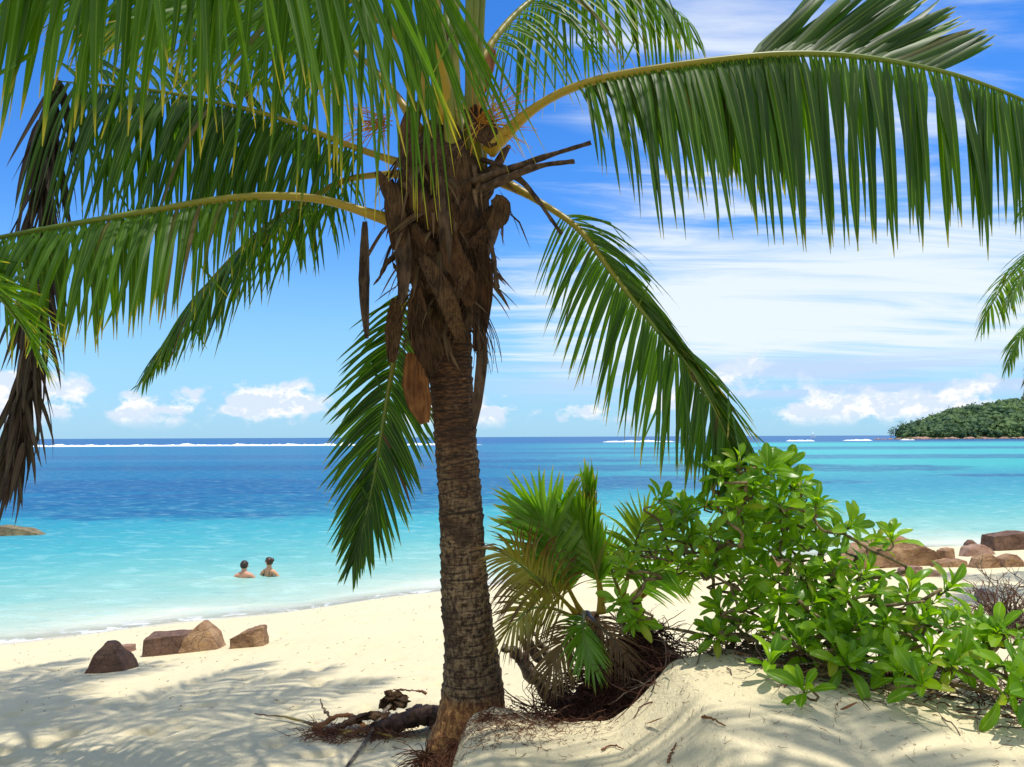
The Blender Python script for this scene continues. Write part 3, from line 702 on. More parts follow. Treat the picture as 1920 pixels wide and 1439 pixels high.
# trunk ---------------------------------------------------------------
def trunk_mat():
    m, t = mat('palm_trunk')
    geo = t.n('ShaderNodeNewGeometry').outputs['Position']; x, y, z = t.sep(geo)
    a = t.n('ShaderNodeAttribute', attribute_name='leaf'); sc = t.n('ShaderNodeSeparateColor'); t.l(a.outputs['Color'], sc.inputs[0])
    ring, hgt = sc.outputs[0], sc.outputs[1]
    crack = t.noise(t.map(geo, scale=(48, 48, 20)), 1.0, 5, .65); big = t.noise(t.map(geo, scale=(4, 4, 5)), 1.0, 4, .6); fine = t.noise(t.map(geo, scale=(22, 22, 90)), 1.0, 4, .65)
    up = t.mix(t.ss(fine, .38, .66), (0.030, 0.015, 0.008), (0.125, 0.060, 0.028))
    lo = t.mix(t.ss(t.m('ADD', t.m('MULTIPLY', crack, .6), t.m('MULTIPLY', fine, .4)), .40, .60), (0.030, 0.018, 0.011), (0.225, 0.155, 0.086))
    f = t.ss(t.m('ADD', hgt, t.m('MULTIPLY', t.m('SUBTRACT', big, .5), .55)), .30, .62)
    c = t.mix(f, lo, up)
    c = t.mix(t.m('MULTIPLY', t.ss(ring, .35, .9), .88), c, (0.020, 0.012, 0.008))
    c = t.mix(t.m('MULTIPLY', t.ss(big, .53, .66), .7), c, (0.030, 0.018, 0.012))
    foot = t.ss(t.m('ADD', hgt, t.m('MULTIPLY', t.m('SUBTRACT', big, .5), .05)), .125, .095)
    c = t.mix(foot, c, t.mix(t.ss(crack, .4, .62), (0.13, 0.050, 0.020), (0.36, 0.19, 0.065)))
    h = t.m('ADD', t.m('MULTIPLY', crack, .6), t.m('MULTIPLY', fine, .5))
    out(t, pbsdf(t, c, .85, .2, t.bump(h, .007))); return m
def trunk(par, axis_pts, rads, mt, ns=44, rows=300, seed=2):
    rr = random.Random(seed); P, LEN = resample(axis_pts, rows); mb = MB(); vs = []; fs = []; cs = []
    rings = []; z = 0.10
    while z < LEN: rings.append((z, rr.uniform(-.02, .02), rr.uniform(0, 6.28), rr.uniform(.006, .014))); z += rr.uniform(.032, .066)
    for i in range(rows + 1):
        s = LEN * i / rows; T = (P[min(i + 1, rows)] - P[max(i - 1, 0)]).normalized(); r = lut(rads, i / rows)
        for k in range(ns):
            a = 2 * math.pi * k / ns; dv = V((math.cos(a), math.sin(a), 0)); dv = (dv - T * dv.dot(T)).normalized()
            bulge = 0; dark = 0
            for (rz, tl, ph, am) in rings:
                q = s - rz - tl * math.cos(a - ph) - .012 * noise.noise(V((a * 1.5, rz * 9, 0)))
                if -.07 < q < .03:
                    if q < 0: bulge = max(bulge, am * (1 + q / .07) ** 2)
                    dark = max(dark, 1 - abs(q - .005) / .014)
            rad = r * (1 + .045 * noise.noise(V((a, s * 2.2, seed))) + .02 * noise.noise(V((math.cos(a) * 4, math.sin(a) * 4, s * 12)))) + bulge
            if s < .45: rad *= 1 + .10 * (1 - s / .45) * math.cos(3 * a + 1) 
            vs.append(tuple(P[i] + dv * rad)); cs.append((max(0, dark), i / rows, 0, 1))
    for i in range(rows):
        for k in range(ns):
            a = i * ns + k; b = i * ns + (k + 1) % ns; fs.append((a, b, b + ns, a + ns))
    fs.append(tuple(range(rows * ns, (rows + 1) * ns)))
    mb.add(vs, fs, cs); return mb.build('trunk', mt, par)
M_TRUNK = trunk_mat()
TA = [at(868, 1440, 4.88), at(886, 1300, 4.9), at(872, 1110, 4.9), at(864, 950, 4.9), at(852, 800, 4.9), at(842, 650, 4.9), at(836, 480, 4.9), at(832, 300, 4.92)]
trunk(palm, TA, [(0, .245), (.06, .21), (.12, .182), (.2, .150), (.32, .133), (.45, .124), (.62, .128), (.72, .14), (.8, .17), (.88, .22), (.95, .20), (1, .12)], M_TRUNK)
# fronds ---------------------------------------------------------------
HANG = dict(g=2.6, lift=-25)
# right, long arching frond
frond(palm, px((915, 285, 4.75), (1000, 205, 4.6), (1100, 156, 4.5), (1250, 126, 4.42), (1450, 103, 4.38), (1600, 106, 4.36), (1750, 131, 4.36), (1850, 161, 4.38), (1960, 210, 4.4), (2080, 300, 4.45)),
      [dict(s=1, n=1.0, lift=[(.2, -45), (.5, -72), (1, -70)], g=[(.2, 2.4), (.5, 3.2), (1, 3)], a=[(.2, 75), (.5, 84), (.85, 80), (1, 30)], kink=0, dead=.005, L=[(.17, .6), (.24, .95), (.5, 1.04), (.72, .96), (.85, .78), (1, .5)], w=[(.17, .45), (.35, .95), (.6, 1.15), (.9, 1.1), (1, .7)]),
       dict(s=-1, n=.85, t=(.18, .50), lift=[(.18, 15), (.5, -5)], g=[(.18, 1.9), (.5, 2.4)], L=[(.18, .4), (.3, .75), (.5, .85)], a=72, kink=0),
       dict(s=-1, n=.42, t=(.43, .70), lift=[(.4, 66), (1, 70)], g=.04, a=[(.4, 46), (.8, 42)], L=[(.43, .75), (.55, .8), (.7, .45)], kink=.0, w=1.5),
       dict(s=-1, n=.2, t=(.84, .98), lift=30, g=1.2, a=50, L=.7, kink=0)],
      r0=.030, t0=.17, n=100, Lmax=1.10, W=.052, single=True, tint=(.0, .4), jit=.05, rseed=1)  # low tint range paints in the shade of the overlapping leaflet rows
# foreground frond that arches overhead to the left, leaflets hang in from above
frond(palm, px((838, 230, 4.75), (800, -60, 4.2), (690, -190, 3.5), (540, -215, 3.0), (370, -185, 2.75), (180, -140, 2.55), (-40, -60, 2.4), (-250, 40, 2.3)),
      [dict(s=1, n=1.2, t=(.19, 1), bias=[(.19, (.16, -.1, -1)), (.3, (.36, .0, -1)), (.45, (.32, .0, -1)), (.6, (.12, 0, -1)), (.8, (-.02, 0, -1)), (1, (-.22, 0, -1))], bk=.22, bj=.11, wv=(1, .25, 0), g=.7, kink=.07, L=[(.19, 1.15), (.3, 1.5), (.5, 1.36), (.66, .98), (.8, .74), (1, .5)], dead=0),
       dict(s=-1, n=1.15, t=(.24, 1), bias=[(.22, (.1, -.1, -1)), (.3, (.42, .15, -1)), (.5, (.25, .1, -1)), (.75, (.02, .1, -1)), (1, (-.25, .1, -1))], bk=.30, bj=.12, wv=(1, -.3, 0), g=.5, kink=.07, L=[(.3, 1.3), (.5, 1.22), (.66, .85), (.8, .66), (1, .45)], dead=0)],
      r0=.032, t0=.3, n=56, Lmax=1.02, W=.043, single=True, tint=(.3, 1.0), rseed=2, thin=.10)
# right, low drooping frond
frond(palm, px((930, 335, 4.9), (1000, 372, 4.85), (1085, 430, 4.75), (1150, 515, 4.65), (1225, 610, 4.55), (1300, 700, 4.5), (1345, 780, 4.48), (1372, 850, 4.5), (1380, 915, 4.55)),
      [dict(s=1, t=(.20, 1), a=[(.2, 80), (.4, 58), (1, 25)], lift=[(.2, -35), (.5, -12), (1, -8)], g=[(.2, .9), (.6, .35), (1, .3)], L=[(.2, .5), (.35, .75), (.6, .82), (1, .36)]),
       dict(s=-1, t=(.20, 1), a=[(.2, 50), (.45, 26), (.8, 20), (1, 12)], lift=[(.2, 40), (.5, 20), (1, 5)], g=[(.2, 1.3), (.5, 1.2), (1, .7)], L=[(.2, .5), (.35, .75), (.7, .72), (1, .35)])],
      r0=.028, t0=.2, n=112, Lmax=.92, W=.029, roll=[(0, 18), (.5, 55), (1, 70)], single=True, tint=(.35, 1.0), rseed=3)
# second, diagonal-leafleted frond on the upper left
frond(palm, px((810, 200, 4.9), (760, 90, 4.8), (660, 0, 4.65), (480, -75, 4.5), (270, -100, 4.4), (60, -70, 4.35)),
      [dict(s=-1, t=(.22, 1), bias=[(.2, (-.55, 0, -.75)), (.6, (-.7, -.05, -.8)), (1, (-.6, 0, -.7))], bk=.35, g=.35, L=[(.22, .7), (.4, 1.1), (1, .75)], dead=.02),
       dict(s=1, t=(.22, 1), lift=-10, g=1.7)], r0=.03, n=62, Lmax=1.0, W=.04, tint=(.65, 1), rseed=4)
# left frond, leaflets hang dark, far end snapped
frond(palm, px((790, 320, 5.0), (660, 275, 5.08), (500, 215, 5.15), (300, 172, 5.2), (105, 152, 5.25)),
      [dict(s=-1, t=(.16, 1), a=80, lift=-55, g=3.0, L=[(.16, .4), (.3, .8), (.6, 1), (1, 1.05)], dead=.05),
       dict(s=1, t=(.16, .96), a=74, lift=[(.1, -20), (.5, -35), (1, -30)], g=2.4, L=[(.16, .4), (.3, .8), (1, .95)]),
       dict(s=1, n=.35, t=(.3, .95), a=50, lift=62, g=.5, L=[(.3, .6), (1, .55)])], r0=.030, t0=.16, n=70, Lmax=1.12, W=.046, tint=(0, .4), rseed=5)
# left frond with the yellow stalk
frond(palm, px((770, 425, 4.8), (690, 400, 4.7), (600, 374, 4.62), (500, 368, 4.55), (400, 376, 4.5), (300, 393, 4.42), (180, 413, 4.35), (40, 438, 4.3), (-120, 475, 4.25), (-300, 560, 4.2)),
      [dict(s=-1, t=(.28, 1), a=[(.28, 70), (1, 62)], lift=-45, g=2.0, L=[(.28, .45), (.4, .85), (.7, .95), (1, .6)], kink=.12, dead=.05),
       dict(s=1, t=(.28, 1), a=[(.28, 76), (1, 66)], lift=-20, g=2.6, L=[(.28, .45), (.4, .8), (.7, .9), (1, .6)], kink=.1)],
      r0=.036, t0=.28, n=70, Lmax=.9, W=.040, tint=(.4, 1), rseed=6)
# dark frond behind, sloping down to the left
frond(palm, px((790, 325, 5.1), (660, 335, 5.25), (580, 375, 5.4), (500, 425, 5.55), (420, 500, 5.7), (345, 590, 5.85), (272, 698, 6.0)),
      [dict(s=-1, t=(.18, 1), a=[(.18, 85), (.6, 70), (1, 20)], lift=-35, g=[(.2, 1.6), (.7, 1.3), (1, .4)], L=[(.18, .6), (.3, .95), (.55, .95), (.8, .55), (1, .22)]),
       dict(s=1, t=(.18, 1), a=[(.18, 75), (.6, 40), (1, 14)], lift=0, g=1.5, L=[(.18, .4), (.3, .6), (.7, .5), (1, .22)])], r0=.028, n=64, Lmax=1.0, W=.042, tint=(0, .45), rseed=7)
# frond hanging straight down beside the trunk
frond(palm, px((770, 400, 5.1), (762, 520, 5.25), (744, 640, 5.35), (722, 770, 5.4), (700, 900, 5.38), (682, 980, 5.34), (662, 1055, 5.3)),
      [dict(s=q, t=(.22, 1), a=[(.2, 62), (.6, 46), (1, 12)], lift=10, g=.55, L=[(.22, .6), (.4, .95), (.75, .8), (1, .3)]) for q in (1, -1)],
      r0=.026, n=66, Lmax=.66, W=.040, hint=(0, -1, 0), tint=(0, .35), rseed=8)
# upper right, arching away
frond(palm, px((862, 250, 5.0), (905, 110, 5.2), (985, 10, 5.45), (1085, -45, 5.7), (1190, -35, 5.9), (1290, 40, 6.05)),
      [dict(s=1, t=(.26, 1), lift=-20, g=2.3, a=[(.26, 78), (1, 40)]), dict(s=-1, t=(.26, 1), lift=-10, g=2.2, a=[(.26, 70), (1, 40)])], r0=.03, t0=.26, n=70, Lmax=1.02, W=.034, tint=(.2, .9), rseed=9)
# upright fronds
for k, tr in enumerate((((852, 270, 4.9), (852, 60, 4.95), (868, -200, 5.1), (930, -480, 5.5), (1050, -640, 6.1), (1200, -600, 6.8)),
                        ((828, 270, 4.95), (822, 60, 5.05), (800, -160, 5.3), (720, -420, 5.8), (600, -560, 6.4), (460, -520, 7.0)),
                        ((842, 270, 5.0), (838, 80, 5.2), (845, -140, 5.6), (860, -300, 6.2), (880, -330, 6.9), (900, -220, 7.5)))):
    frond(palm, px(*tr), [dict(s=1, t=(.32, 1), lift=5, g=1.5), dict(s=-1, t=(.32, 1), lift=5, g=1.5)], r0=.030, t0=.32, n=52, Lmax=.95, W=.036, tint=(.2, .9), rseed=20 + k, petg=.55)
frond(palm, px((790, 250, 4.95), (720, 150, 5.1), (610, 60, 5.35), (470, 10, 5.6), (320, 10, 5.85), (180, 60, 6.1)),
      [dict(s=1, t=(.24, 1), lift=-5, g=1.6), dict(s=-1, t=(.24, 1), lift=-20, g=2.0)], r0=.028, n=58, Lmax=.95, W=.034, tint=(.3, 1), rseed=24)
# fronds that arch forward over the bank, above the picture
for k, tr in enumerate((((-.22, 4.85, 5.1), (-.16, 4.65, 6.5), (.5, 4.1, 7.9), (1.4, 3.4, 8.2), (2.4, 2.6, 7.7)),
                        ((-.2, 4.9, 5.1), (-.12, 4.75, 6.6), (.5, 4.3, 8.0), (1.4, 3.7, 8.6), (2.5, 3.1, 8.4)),
                        ((-.25, 4.85, 5.1), (-.2, 4.6, 6.6), (.3, 3.9, 8.0), (1.0, 3.1, 8.5), (1.9, 2.2, 8.2)),
                        ((-.35, 4.8, 5.1), (-.45, 4.4, 6.0), (-1.0, 3.4, 6.6), (-1.7, 2.4, 6.6), (-2.4, 1.5, 6.1)))):
    frond(palm, [V(q) for q in tr], [dict(s=1, t=(.3, 1), lift=5, g=1.0), dict(s=-1, t=(.3, 1), lift=5, g=1.0)], r0=.026, t0=.3, n=56, Lmax=.85, W=.045, tint=(.2, .9), rseed=60 + k, nseg=6, petg=.6)
# dead far end of the snapped left frond, hanging in a dark bundle
def dead_bundle():
    random.seed(77)
    mb = MB(); P, L = resample(px((106, 150, 5.25), (98, 260, 5.25), (84, 400, 5.22), (70, 560, 5.2), (52, 720, 5.18), (22, 880, 5.15), (-12, 1010, 5.1)), 30)
    tube(mb, P, lambda t: .014 * (1 - t) + .003, 6, lambda a, b: (.5, .5, 1, 1)); o = mb.build('dead_frond', M_DEAD, palm)
    lm = MB()
    for i in range(210):
        t = random.uniform(0, .84); k = int(t * 30); T = (P[k + 1] - P[k]).normalized()
        d0 = T + V((random.gauss(0, .16), random.gauss(0, .2), 0)); L_ = random.uniform(.5, 1.0) * (1 - .25 * t)
        lm.add(*ribbon(P[k] + V((random.gauss(0, .03 * (1 - .5 * t)), random.gauss(0, .03), 0)), d0, V((1, random.gauss(0, .6), 0)), L_, random.uniform(.028, .046), .12, 8, random.gauss(0, .8), .25, random.random(), .5 * random.random(), sway=.12))
    q = lm.build('leaflets', M_DEAD, o); q['kind'] = 'stuff'
dead_bundle()
# crown: old leaf bases, stubs, sheath fibre, spathes, flower stalks -----------
def boots():
    rr = random.Random(5)
    for k in range(24):
        a = rr.uniform(0, 6.28) if k > 12 else (k / 12 * 6.28); py = 300 + 11 * k + rr.uniform(-8, 8); c = at(834, py, 4.9)
        dv = V((math.cos(a), math.sin(a), 0)); sd = V((-dv.y, dv.x, 0)); mb = MB(); L = rr.uniform(.16, .30)
        vs = []; fs = []; cs = []; n = 7; base = c + dv * lut([(300, .23), (380, .26), (480, .19), (560, .12)], py) - V((0, 0, .20))
        lean = rr.uniform(.25, .75)
        for i in range(n):
            s = i / (n - 1); p = base + V((0, 0, 1)) * (s * L * 1.1) + dv * (lean * L * s * s + .05 * math.sin(s * 3.1)); w = (.13 * (1 - s) ** .7 + .035) * (1 + .15 * rr.uniform(-1, 1)); th = .03 * (1 - s) + .012
            for q in range(8):
                ang = q / 8 * 6.283; vs.append(tuple(p + sd * math.cos(ang) * w + dv * (math.sin(ang) * th - .25 * w * math.cos(ang) ** 2)))
                cs.append((.5, s, 0, 1))
        for i in range(n - 1):
            for q in range(8): fs.append((i * 8 + q, i * 8 + (q + 1) % 8, i * 8 + 8 + (q + 1) % 8, i * 8 + 8 + q))
        fs.append(tuple(range((n - 1) * 8, n * 8))); mb.add(vs, fs, cs); mb.build('leaf_base', M_BOOT, palm)
boots()
def stub(tr, r0, r1, m=M_DRYWOOD, name='petiole_stub', flare=True):
    mb = MB(); P, L = resample(px(*tr), 16)
    tube(mb, P, lambda t: r0 + (r1 - r0) * t + (.010 * max(0, (t - .93) / .07) if flare else 0) + .003 * math.sin(t * 23), 8, flat=.6); mb.build(name, m, palm)
stub(((880, 345, 4.7), (950, 320, 4.6), (1020, 295, 4.52), (1108, 268, 4.45)), .045, .013)
stub(((885, 365, 4.72), (950, 335, 4.6), (1010, 312, 4.5), (1076, 303, 4.42)), .05, .015)
stub(((900, 330, 4.75), (960, 330, 4.68), (1000, 365, 4.6), (1052, 438, 4.52)), .035, .013)
stub(((905, 300, 4.78), (955, 318, 4.68), (990, 350, 4.62), (1035, 415, 4.55)), .026, .011)
stub(((900, 420, 4.7), (915, 440, 4.66), (925, 480, 4.64), (932, 540, 4.64)), .02, .016)
stub(((750, 470, 4.72), (725, 495, 4.66), (712, 520, 4.62), (700, 535, 4.6)), .035, .006, M_FIBRE, flare=False)
def strip(tr, w, m, name='dry_sheath', th=.004, curl=.5, fray=0):
    """hanging dry strip, boat-shaped in section"""
    tr = [(x, y, d - lut([(250, 0), (330, .13), (500, .12), (600, .06), (700, 0)], y) * max(0, 1 - abs(x - 830) / 130)) for x, y, d in tr]
    P, L = resample(px(*tr), 14); vs = []; fs = []; cs = []; mb = MB()
    for i, p in enumerate(P):
        s = i / 14; T = (P[min(i + 1, 14)] - P[max(i - 1, 0)]).normalized(); sd = T.cross(V((0, -1, 0))).normalized(); nr = sd.cross(T)
        ww = w * (.25 + 1.0 * math.sin(math.pi * min(1, s * .92 + .06)) ** .7) * (1 + .12 * noise.noise(V((s * 9, w * 99, 0))))
        for q in range(7):
            u = q / 6 * 2 - 1; c = 1 - u * u
            vs.append(tuple(p + sd * u * ww * .5 - nr * (c * ww * curl * .5) + nr * .006 * noise.noise(V((u * 4, s * 11, w * 50))))); cs.append((.5, s, 0, 1))
    n = len(vs)
    vs += [tuple(V(v) + V((0, th, 0))) for v in vs[:n]]; cs += cs[:n]
    for i in range(14):
        for q in range(6):
            a = i * 7 + q; fs += [(a, a + 1, a + 8, a + 7), (n + a + 7, n + a + 8, n + a + 1, n + a)]
        fs += [(i * 7, i * 7 + 7, n + i * 7 + 7, n + i * 7), (i * 7 + 6, n + i * 7 + 6, n + i * 7 + 13, i * 7 + 13)]
    mb.add(vs, fs, cs); return mb.build(name, m, palm)
strip(((684, 415, 4.66), (683, 480, 4.65), (683, 560, 4.65), (688, 635, 4.65)), .05, M_DRYWOOD, 'spathe', curl=.8)
strip(((775, 660, 4.70), (778, 710, 4.67), (785, 750, 4.67), (797, 795, 4.70)), .125, M_SPATHE, 'spathe', curl=.9)
strip(((822, 330, 4.62), (832, 400, 4.6), (836, 460, 4.6), (832, 530, 4.62)), .06, M_DRYWOOD)
strip(((752, 395, 4.66), (755, 460, 4.62), (757, 520, 4.62), (752, 570, 4.64)), .075, M_DRYWOOD, curl=.7)
strip(((905, 460, 4.68), (908, 530, 4.66), (902, 600, 4.67), (893, 660, 4.7)), .085, M_BOOT, curl=.8)
strip(((898, 590, 4.70), (904, 660, 4.7), (898, 730, 4.72), (889, 805, 4.76)), .055, M_DRYWOOD, curl=.7)
strip(((790, 480, 4.62), (830, 545, 4.58), (852, 600, 4.6), (868, 645, 4.66)), .09, M_FIBRE, curl=.5)
strip(((880, 510, 4.60), (858, 545, 4.59), (846, 575, 4.6), (842, 600, 4.62)), .05, M_FIBRE, curl=.5)
strip(((780, 540, 4.66), (783, 590, 4.63), (788, 640, 4.64), (800, 690, 4.68)), .10, M_BOOT, curl=.8)
strip(((742, 560, 4.75), (738, 610, 4.78), (736, 650, 4.8), (733, 680, 4.82)), .08, M_FIBRE, curl=.5)
strip(((925, 370, 4.62), (940, 385, 4.6), (935, 410, 4.6), (915, 430, 4.62)), .09, M_FIBRE, curl=.7)
strip(((735, 345, 4.66), (740, 390, 4.62), (745, 430, 4.62), (742, 470, 4.64)), .10, M_FIBRE, curl=.6)
strip(((785, 190, 4.7), (770, 230, 4.66), (765, 290, 4.66), (775, 350, 4.68)), .10, M_FIBRE, curl=.5)
strip(((880, 200, 4.72), (900, 235, 4.68), (915, 255, 4.66), (925, 275, 4.68)), .13, M_FIBRE, curl=.4)
strip(((815, 30, 4.8), (824, 60, 4.78), (826, 90, 4.8), (822, 120, 4.84)), .08, M_FIBRE, curl=.8)
strip(((925, 90, 4.95), (915, 130, 4.9), (905, 165, 4.88), (898, 190, 4.86)), .06, M_SPATHE, 'spathe', curl=.8)
strip(((840, 430, 4.6), (850, 480, 4.58), (870, 520, 4.58), (880, 575, 4.62)), .11, M_BOOT, curl=.6)
def sheath():
    mb = MB(); vs = []; fs = []; cs = []; n, ns = 36, 48; rr = random.Random(1)
    for i in range(n):
        s = i / (n - 1); c = at(829, 230 + s * 480, 4.9); r = lut([(0, .09), (.18, .26), (.32, .31), (.46, .25), (.62, .19), (.8, .145), (1, .12)], s)
        for k in range(ns):
            a = k / ns * 6.283; rr_ = r * (1 + .16 * noise.noise(V((math.cos(a) * 2.2, math.sin(a) * 2.2, s * 5))) + .14 * noise.noise(V((math.cos(a) * 8, math.sin(a) * 8, s * 9))))
            if i == n - 1: rr_ *= .9
            vs.append(tuple(c + V((math.cos(a) * rr_, math.sin(a) * rr_, .03 * noise.noise(V((a * 6, s * 5, 2))))))); cs.append((.5, s, 0, 1))
    for i in range(n - 1):
        for k in range(ns): fs.append((i * ns + k, i * ns + (k + 1) % ns, i * ns + ns + (k + 1) % ns, i * ns + ns + k))
    mb.add(vs, fs, cs); mb.build('fibre_sheath', M_FIBRE, palm)
sheath()
def shreds():
    rr = random.Random(21); random.seed(21); lm = MB()
    for i in range(150):
        a = rr.uniform(math.pi * .95, math.pi * 2.05); py = rr.uniform(290, 640); c = at(831, py, 4.9); rd = lut([(290, .24), (360, .31), (450, .26), (560, .19), (640, .14)], py)
        dv = V((math.cos(a), math.sin(a), 0)); p = c + dv * (rd + rr.uniform(-.02, .05)); d = V((dv.x * .5 + rr.gauss(0, .5), dv.y * .5 + rr.gauss(0, .2), rr.uniform(-1.2, -.3)))
        lm.add(*ribbon(p, d, V((-dv.y, dv.x, rr.gauss(0, .4))), rr.uniform(.10, .38), rr.uniform(.008, .04), rr.uniform(.2, 1.2), 6, rr.gauss(0, 1.2), rr.uniform(.1, .4), rr.random(), rr.random() * .5, kink=rr.uniform(.3, .8) if rr.random() < .35 else None))
    o = lm.build('dry_shreds', M_SHRED, palm); o['kind'] = 'stuff'
def strands(name, base, cnt, dirf, L, r, m, g, seed, parent=palm, stuff=True):
    rr = random.Random(seed); mb = MB()
    for i in range(cnt):
        d = V(dirf(rr)); p = V(base) + V((rr.gauss(0, .02), rr.gauss(0, .02), rr.gauss(0, .02))); P = [p]; l = L * rr.uniform(.5, 1.1)
        for k in range(6):
            d = (d + V((rr.gauss(0, .10), rr.gauss(0, .10), -g + rr.gauss(0, .06)))).normalized(); p = p + d * l / 6; P.append(p)
        tube(mb, P, lambda t: r * (1 - .6 * t), 4)
    o = mb.build(name, m, parent)
    if stuff: o['kind'] = 'stuff'
    return o
shreds()
strands('flower_stalks', at(900, 235, 4.75), 85, lambda r: (r.gauss(.6, .5), r.gauss(-.2, .5), r.gauss(.35, .55)), .36, .0035, M_ORANGE, .05, 1)
strands('flower_stalks', at(720, 230, 4.85), 40, lambda r: (r.gauss(-.7, .4), r.gauss(-.2, .5), r.gauss(.0, .5)), .34, .0035, M_ORANGE, .08, 2)
strands('flower_stalks', at(895, 580, 4.68), 26, lambda r: (r.gauss(.45, .25), r.gauss(-.2, .2), r.gauss(-.8, .3)), .36, .0035, M_DRYWOOD, .25, 3)
strands('fibre_strands', at(785, 560, 4.64), 40, lambda r: (r.gauss(0, .35), r.gauss(-.2, .2), -1), .45, .0022, M_FIBRE, .2, 4)
strands('fibre_strands', at(870, 450, 4.64), 60, lambda r: (r.gauss(.1, .5), r.gauss(-.2, .2), -.8), .35, .0022, M_FIBRE, .2, 5)
strands('fibre_strands', at(780, 400, 4.66), 60, lambda r: (r.gauss(-.1, .5), r.gauss(-.2, .2), -.8), .35, .0022, M_FIBRE, .2, 6)
strands('root_fibres', at(800, 1425, 4.55), 120, lambda r: (r.gauss(-.1, .8), r.gauss(-.3, .5), r.gauss(.25, .4)), .22, .0035, M_REDTWIG, .2, 7)
strands('root_fibres', at(855, 1400, 4.40), 150, lambda r: (r.gauss(.1, .5), r.gauss(-.3, .3), r.gauss(-.3, .5)), .24, .0025, M_REDTWIG, .15, 8)
strands('root_fibres', at(915, 1350, 4.35), 120, lambda r: (r.gauss(.2, .7), r.gauss(-.4, .3), r.gauss(-.4, .5)), .25, .002, M_REDTWIG, .15, 9)

# ---- neighbouring palms -------------------------------------------------------
def simple_palm(loc, axis_pts, rads, label, fronds, seed, group=None):
    e = empty('coconut_palm', loc, label, 'palm tree', group); e['_w'] = tuple(loc)
    trunk(e, axis_pts, rads, M_TRUNK, 16, 60, seed)
    for k, f in enumerate(fronds): frond(e, *f[:2], **dict(f[2], rseed=seed * 40 + k))
    return e
def crown_fronds(top, nf, L, n, seed, W=.045, el=(-.2, 1.1), azs=None):
    rr = random.Random(seed); fs = []
    for k in range(nf):
        a = (azs[k] if azs else k / nf * 6.283 + rr.uniform(-.25, .25)); e = rr.uniform(*el); d = V((math.cos(a) * math.cos(e), math.sin(a) * math.cos(e), math.sin(e)))
        p = V(top); pts = [p.copy()]
        for i in range(5):
            p = p + d * L / 5; d = (d + V((0, 0, -.30))).normalized(); pts.append(p.copy())
        fs.append((pts, [dict(s=1, g=1.5, lift=0), dict(s=-1, g=1.5, lift=0)], dict(r0=.03, n=n, Lmax=.9, W=W, nseg=5)))
    return fs
PAIR = [dict(s=1, g=1.1, lift=5), dict(s=-1, g=1.1, lift=5)]
g0 = V((-4.9, 4.3, gz(-4.9, 4.3) - .1))
simple_palm(g0, [g0, g0 + V((.1, 0, 1.2)), g0 + V((.2, 0, 2.6)), g0 + V((.25, 0, 3.2))], [(0, .2), (.1, .15), (1, .12)],
    'bright green palm frond tip reaching in at the left edge',
    [(px((-640, 450, 4.2), (-400, 400, 4.1), (-180, 440, 4.0), (-40, 520, 3.9), (40, 610, 3.85), (62, 652, 3.82)),
      [dict(s=1, t=(.3, 1), lift=25, g=.25, a=[(.3, 60), (.8, 40), (1, 10)], L=[(.3, .9), (.8, .55), (1, .35)]), dict(s=-1, t=(.3, 1), lift=25, g=.25, a=[(.3, 60), (.8, 40), (1, 10)], L=[(.3, .9), (.8, .6), (1, .35)])], dict(r0=.03, n=70, Lmax=.8, W=.03, tint=(.6, 1), roll=[(0, 0), (1, -30)]))]
    + crown_fronds(g0 + V((.25, 0, 3.2)), 7, 2.3, 40, 4, azs=[1.9, 2.5, 3.1, 3.7, 4.3, 4.7, 1.4]), 3)
g1 = V((9.3, 12.2, gz(9.3, 12.2) - .1))
T1 = at(2070, 420, 12.2)
simple_palm(g1, [g1, g1.lerp(T1, .35) + V((.25, 0, 0)), g1.lerp(T1, .7) + V((.25, 0, 0)), T1], [(0, .24), (.08, .17), (1, .12)],
    'distant palm whose frond tips hang in at the right edge',
    [(px((2070, 420, 12.2), (2010, 330, 11.9), (1960, 345, 11.7), (1915, 400, 11.5)), PAIR, dict(r0=.03, n=50, Lmax=.62, W=.035)),
     (px((2070, 420, 12.2), (2000, 430, 11.6), (1945, 480, 11.3), (1888, 568, 11.1)), PAIR, dict(r0=.03, n=60, Lmax=.6, W=.035)),
     (px((2070, 430, 12.2), (2010, 530, 12.4), (1950, 590, 12.5), (1905, 640, 12.5), (1888, 690, 12.5)), PAIR, dict(r0=.03, n=60, Lmax=.62, W=.04, tint=(.6, 1))),
     (px((2070, 430, 12.2), (2010, 560, 12.0), (1955, 640, 11.8), (1922, 740, 11.7)), PAIR, dict(r0=.03, n=50, Lmax=.5, W=.035, dry=.6))]
    + crown_fronds(T1, 7, 3.2, 45, 8, azs=[-1.2, -.6, 0, .6, 1.2, 1.7, -1.7]), 4)
# tall palms overhead and behind the viewpoint; their crowns shade the sand
def shade_palm(base, top, label, seed, nf=11, L=3.3, el=(-.3, .9), n=52):
    b = V((base[0], base[1], gz(*base) - .1)); t = V(top); mid = b.lerp(t, .5) + V((-.3, -.35, .2))
    simple_palm(b, [b, b.lerp(mid, .5) + V((-.1, -.1, 0)), mid, mid.lerp(t, .5), t], [(0, .26), (.06, .18), (1, .13)], label, crown_fronds(t, nf, L, n, seed, el=el), seed)
shade_palm((-6.9, 2.6), (-1.5, 5.9, 10.4), 'tall leaning palm overhead that shades the left sand', 11, 13, 3.2, el=(.0, .9))
shade_palm((4.6, -1.6), (2.9, 1.7, 8.2), 'tall palm behind the viewpoint that shades the bank', 12, 11, 2.3, el=(.0, .9))
shade_palm((-8.2, 4.4), (-3.7, 7.4, 11.2), 'taller leaning palm overhead that shades the left rocks', 13, 12, 3.0, el=(.1, .9))

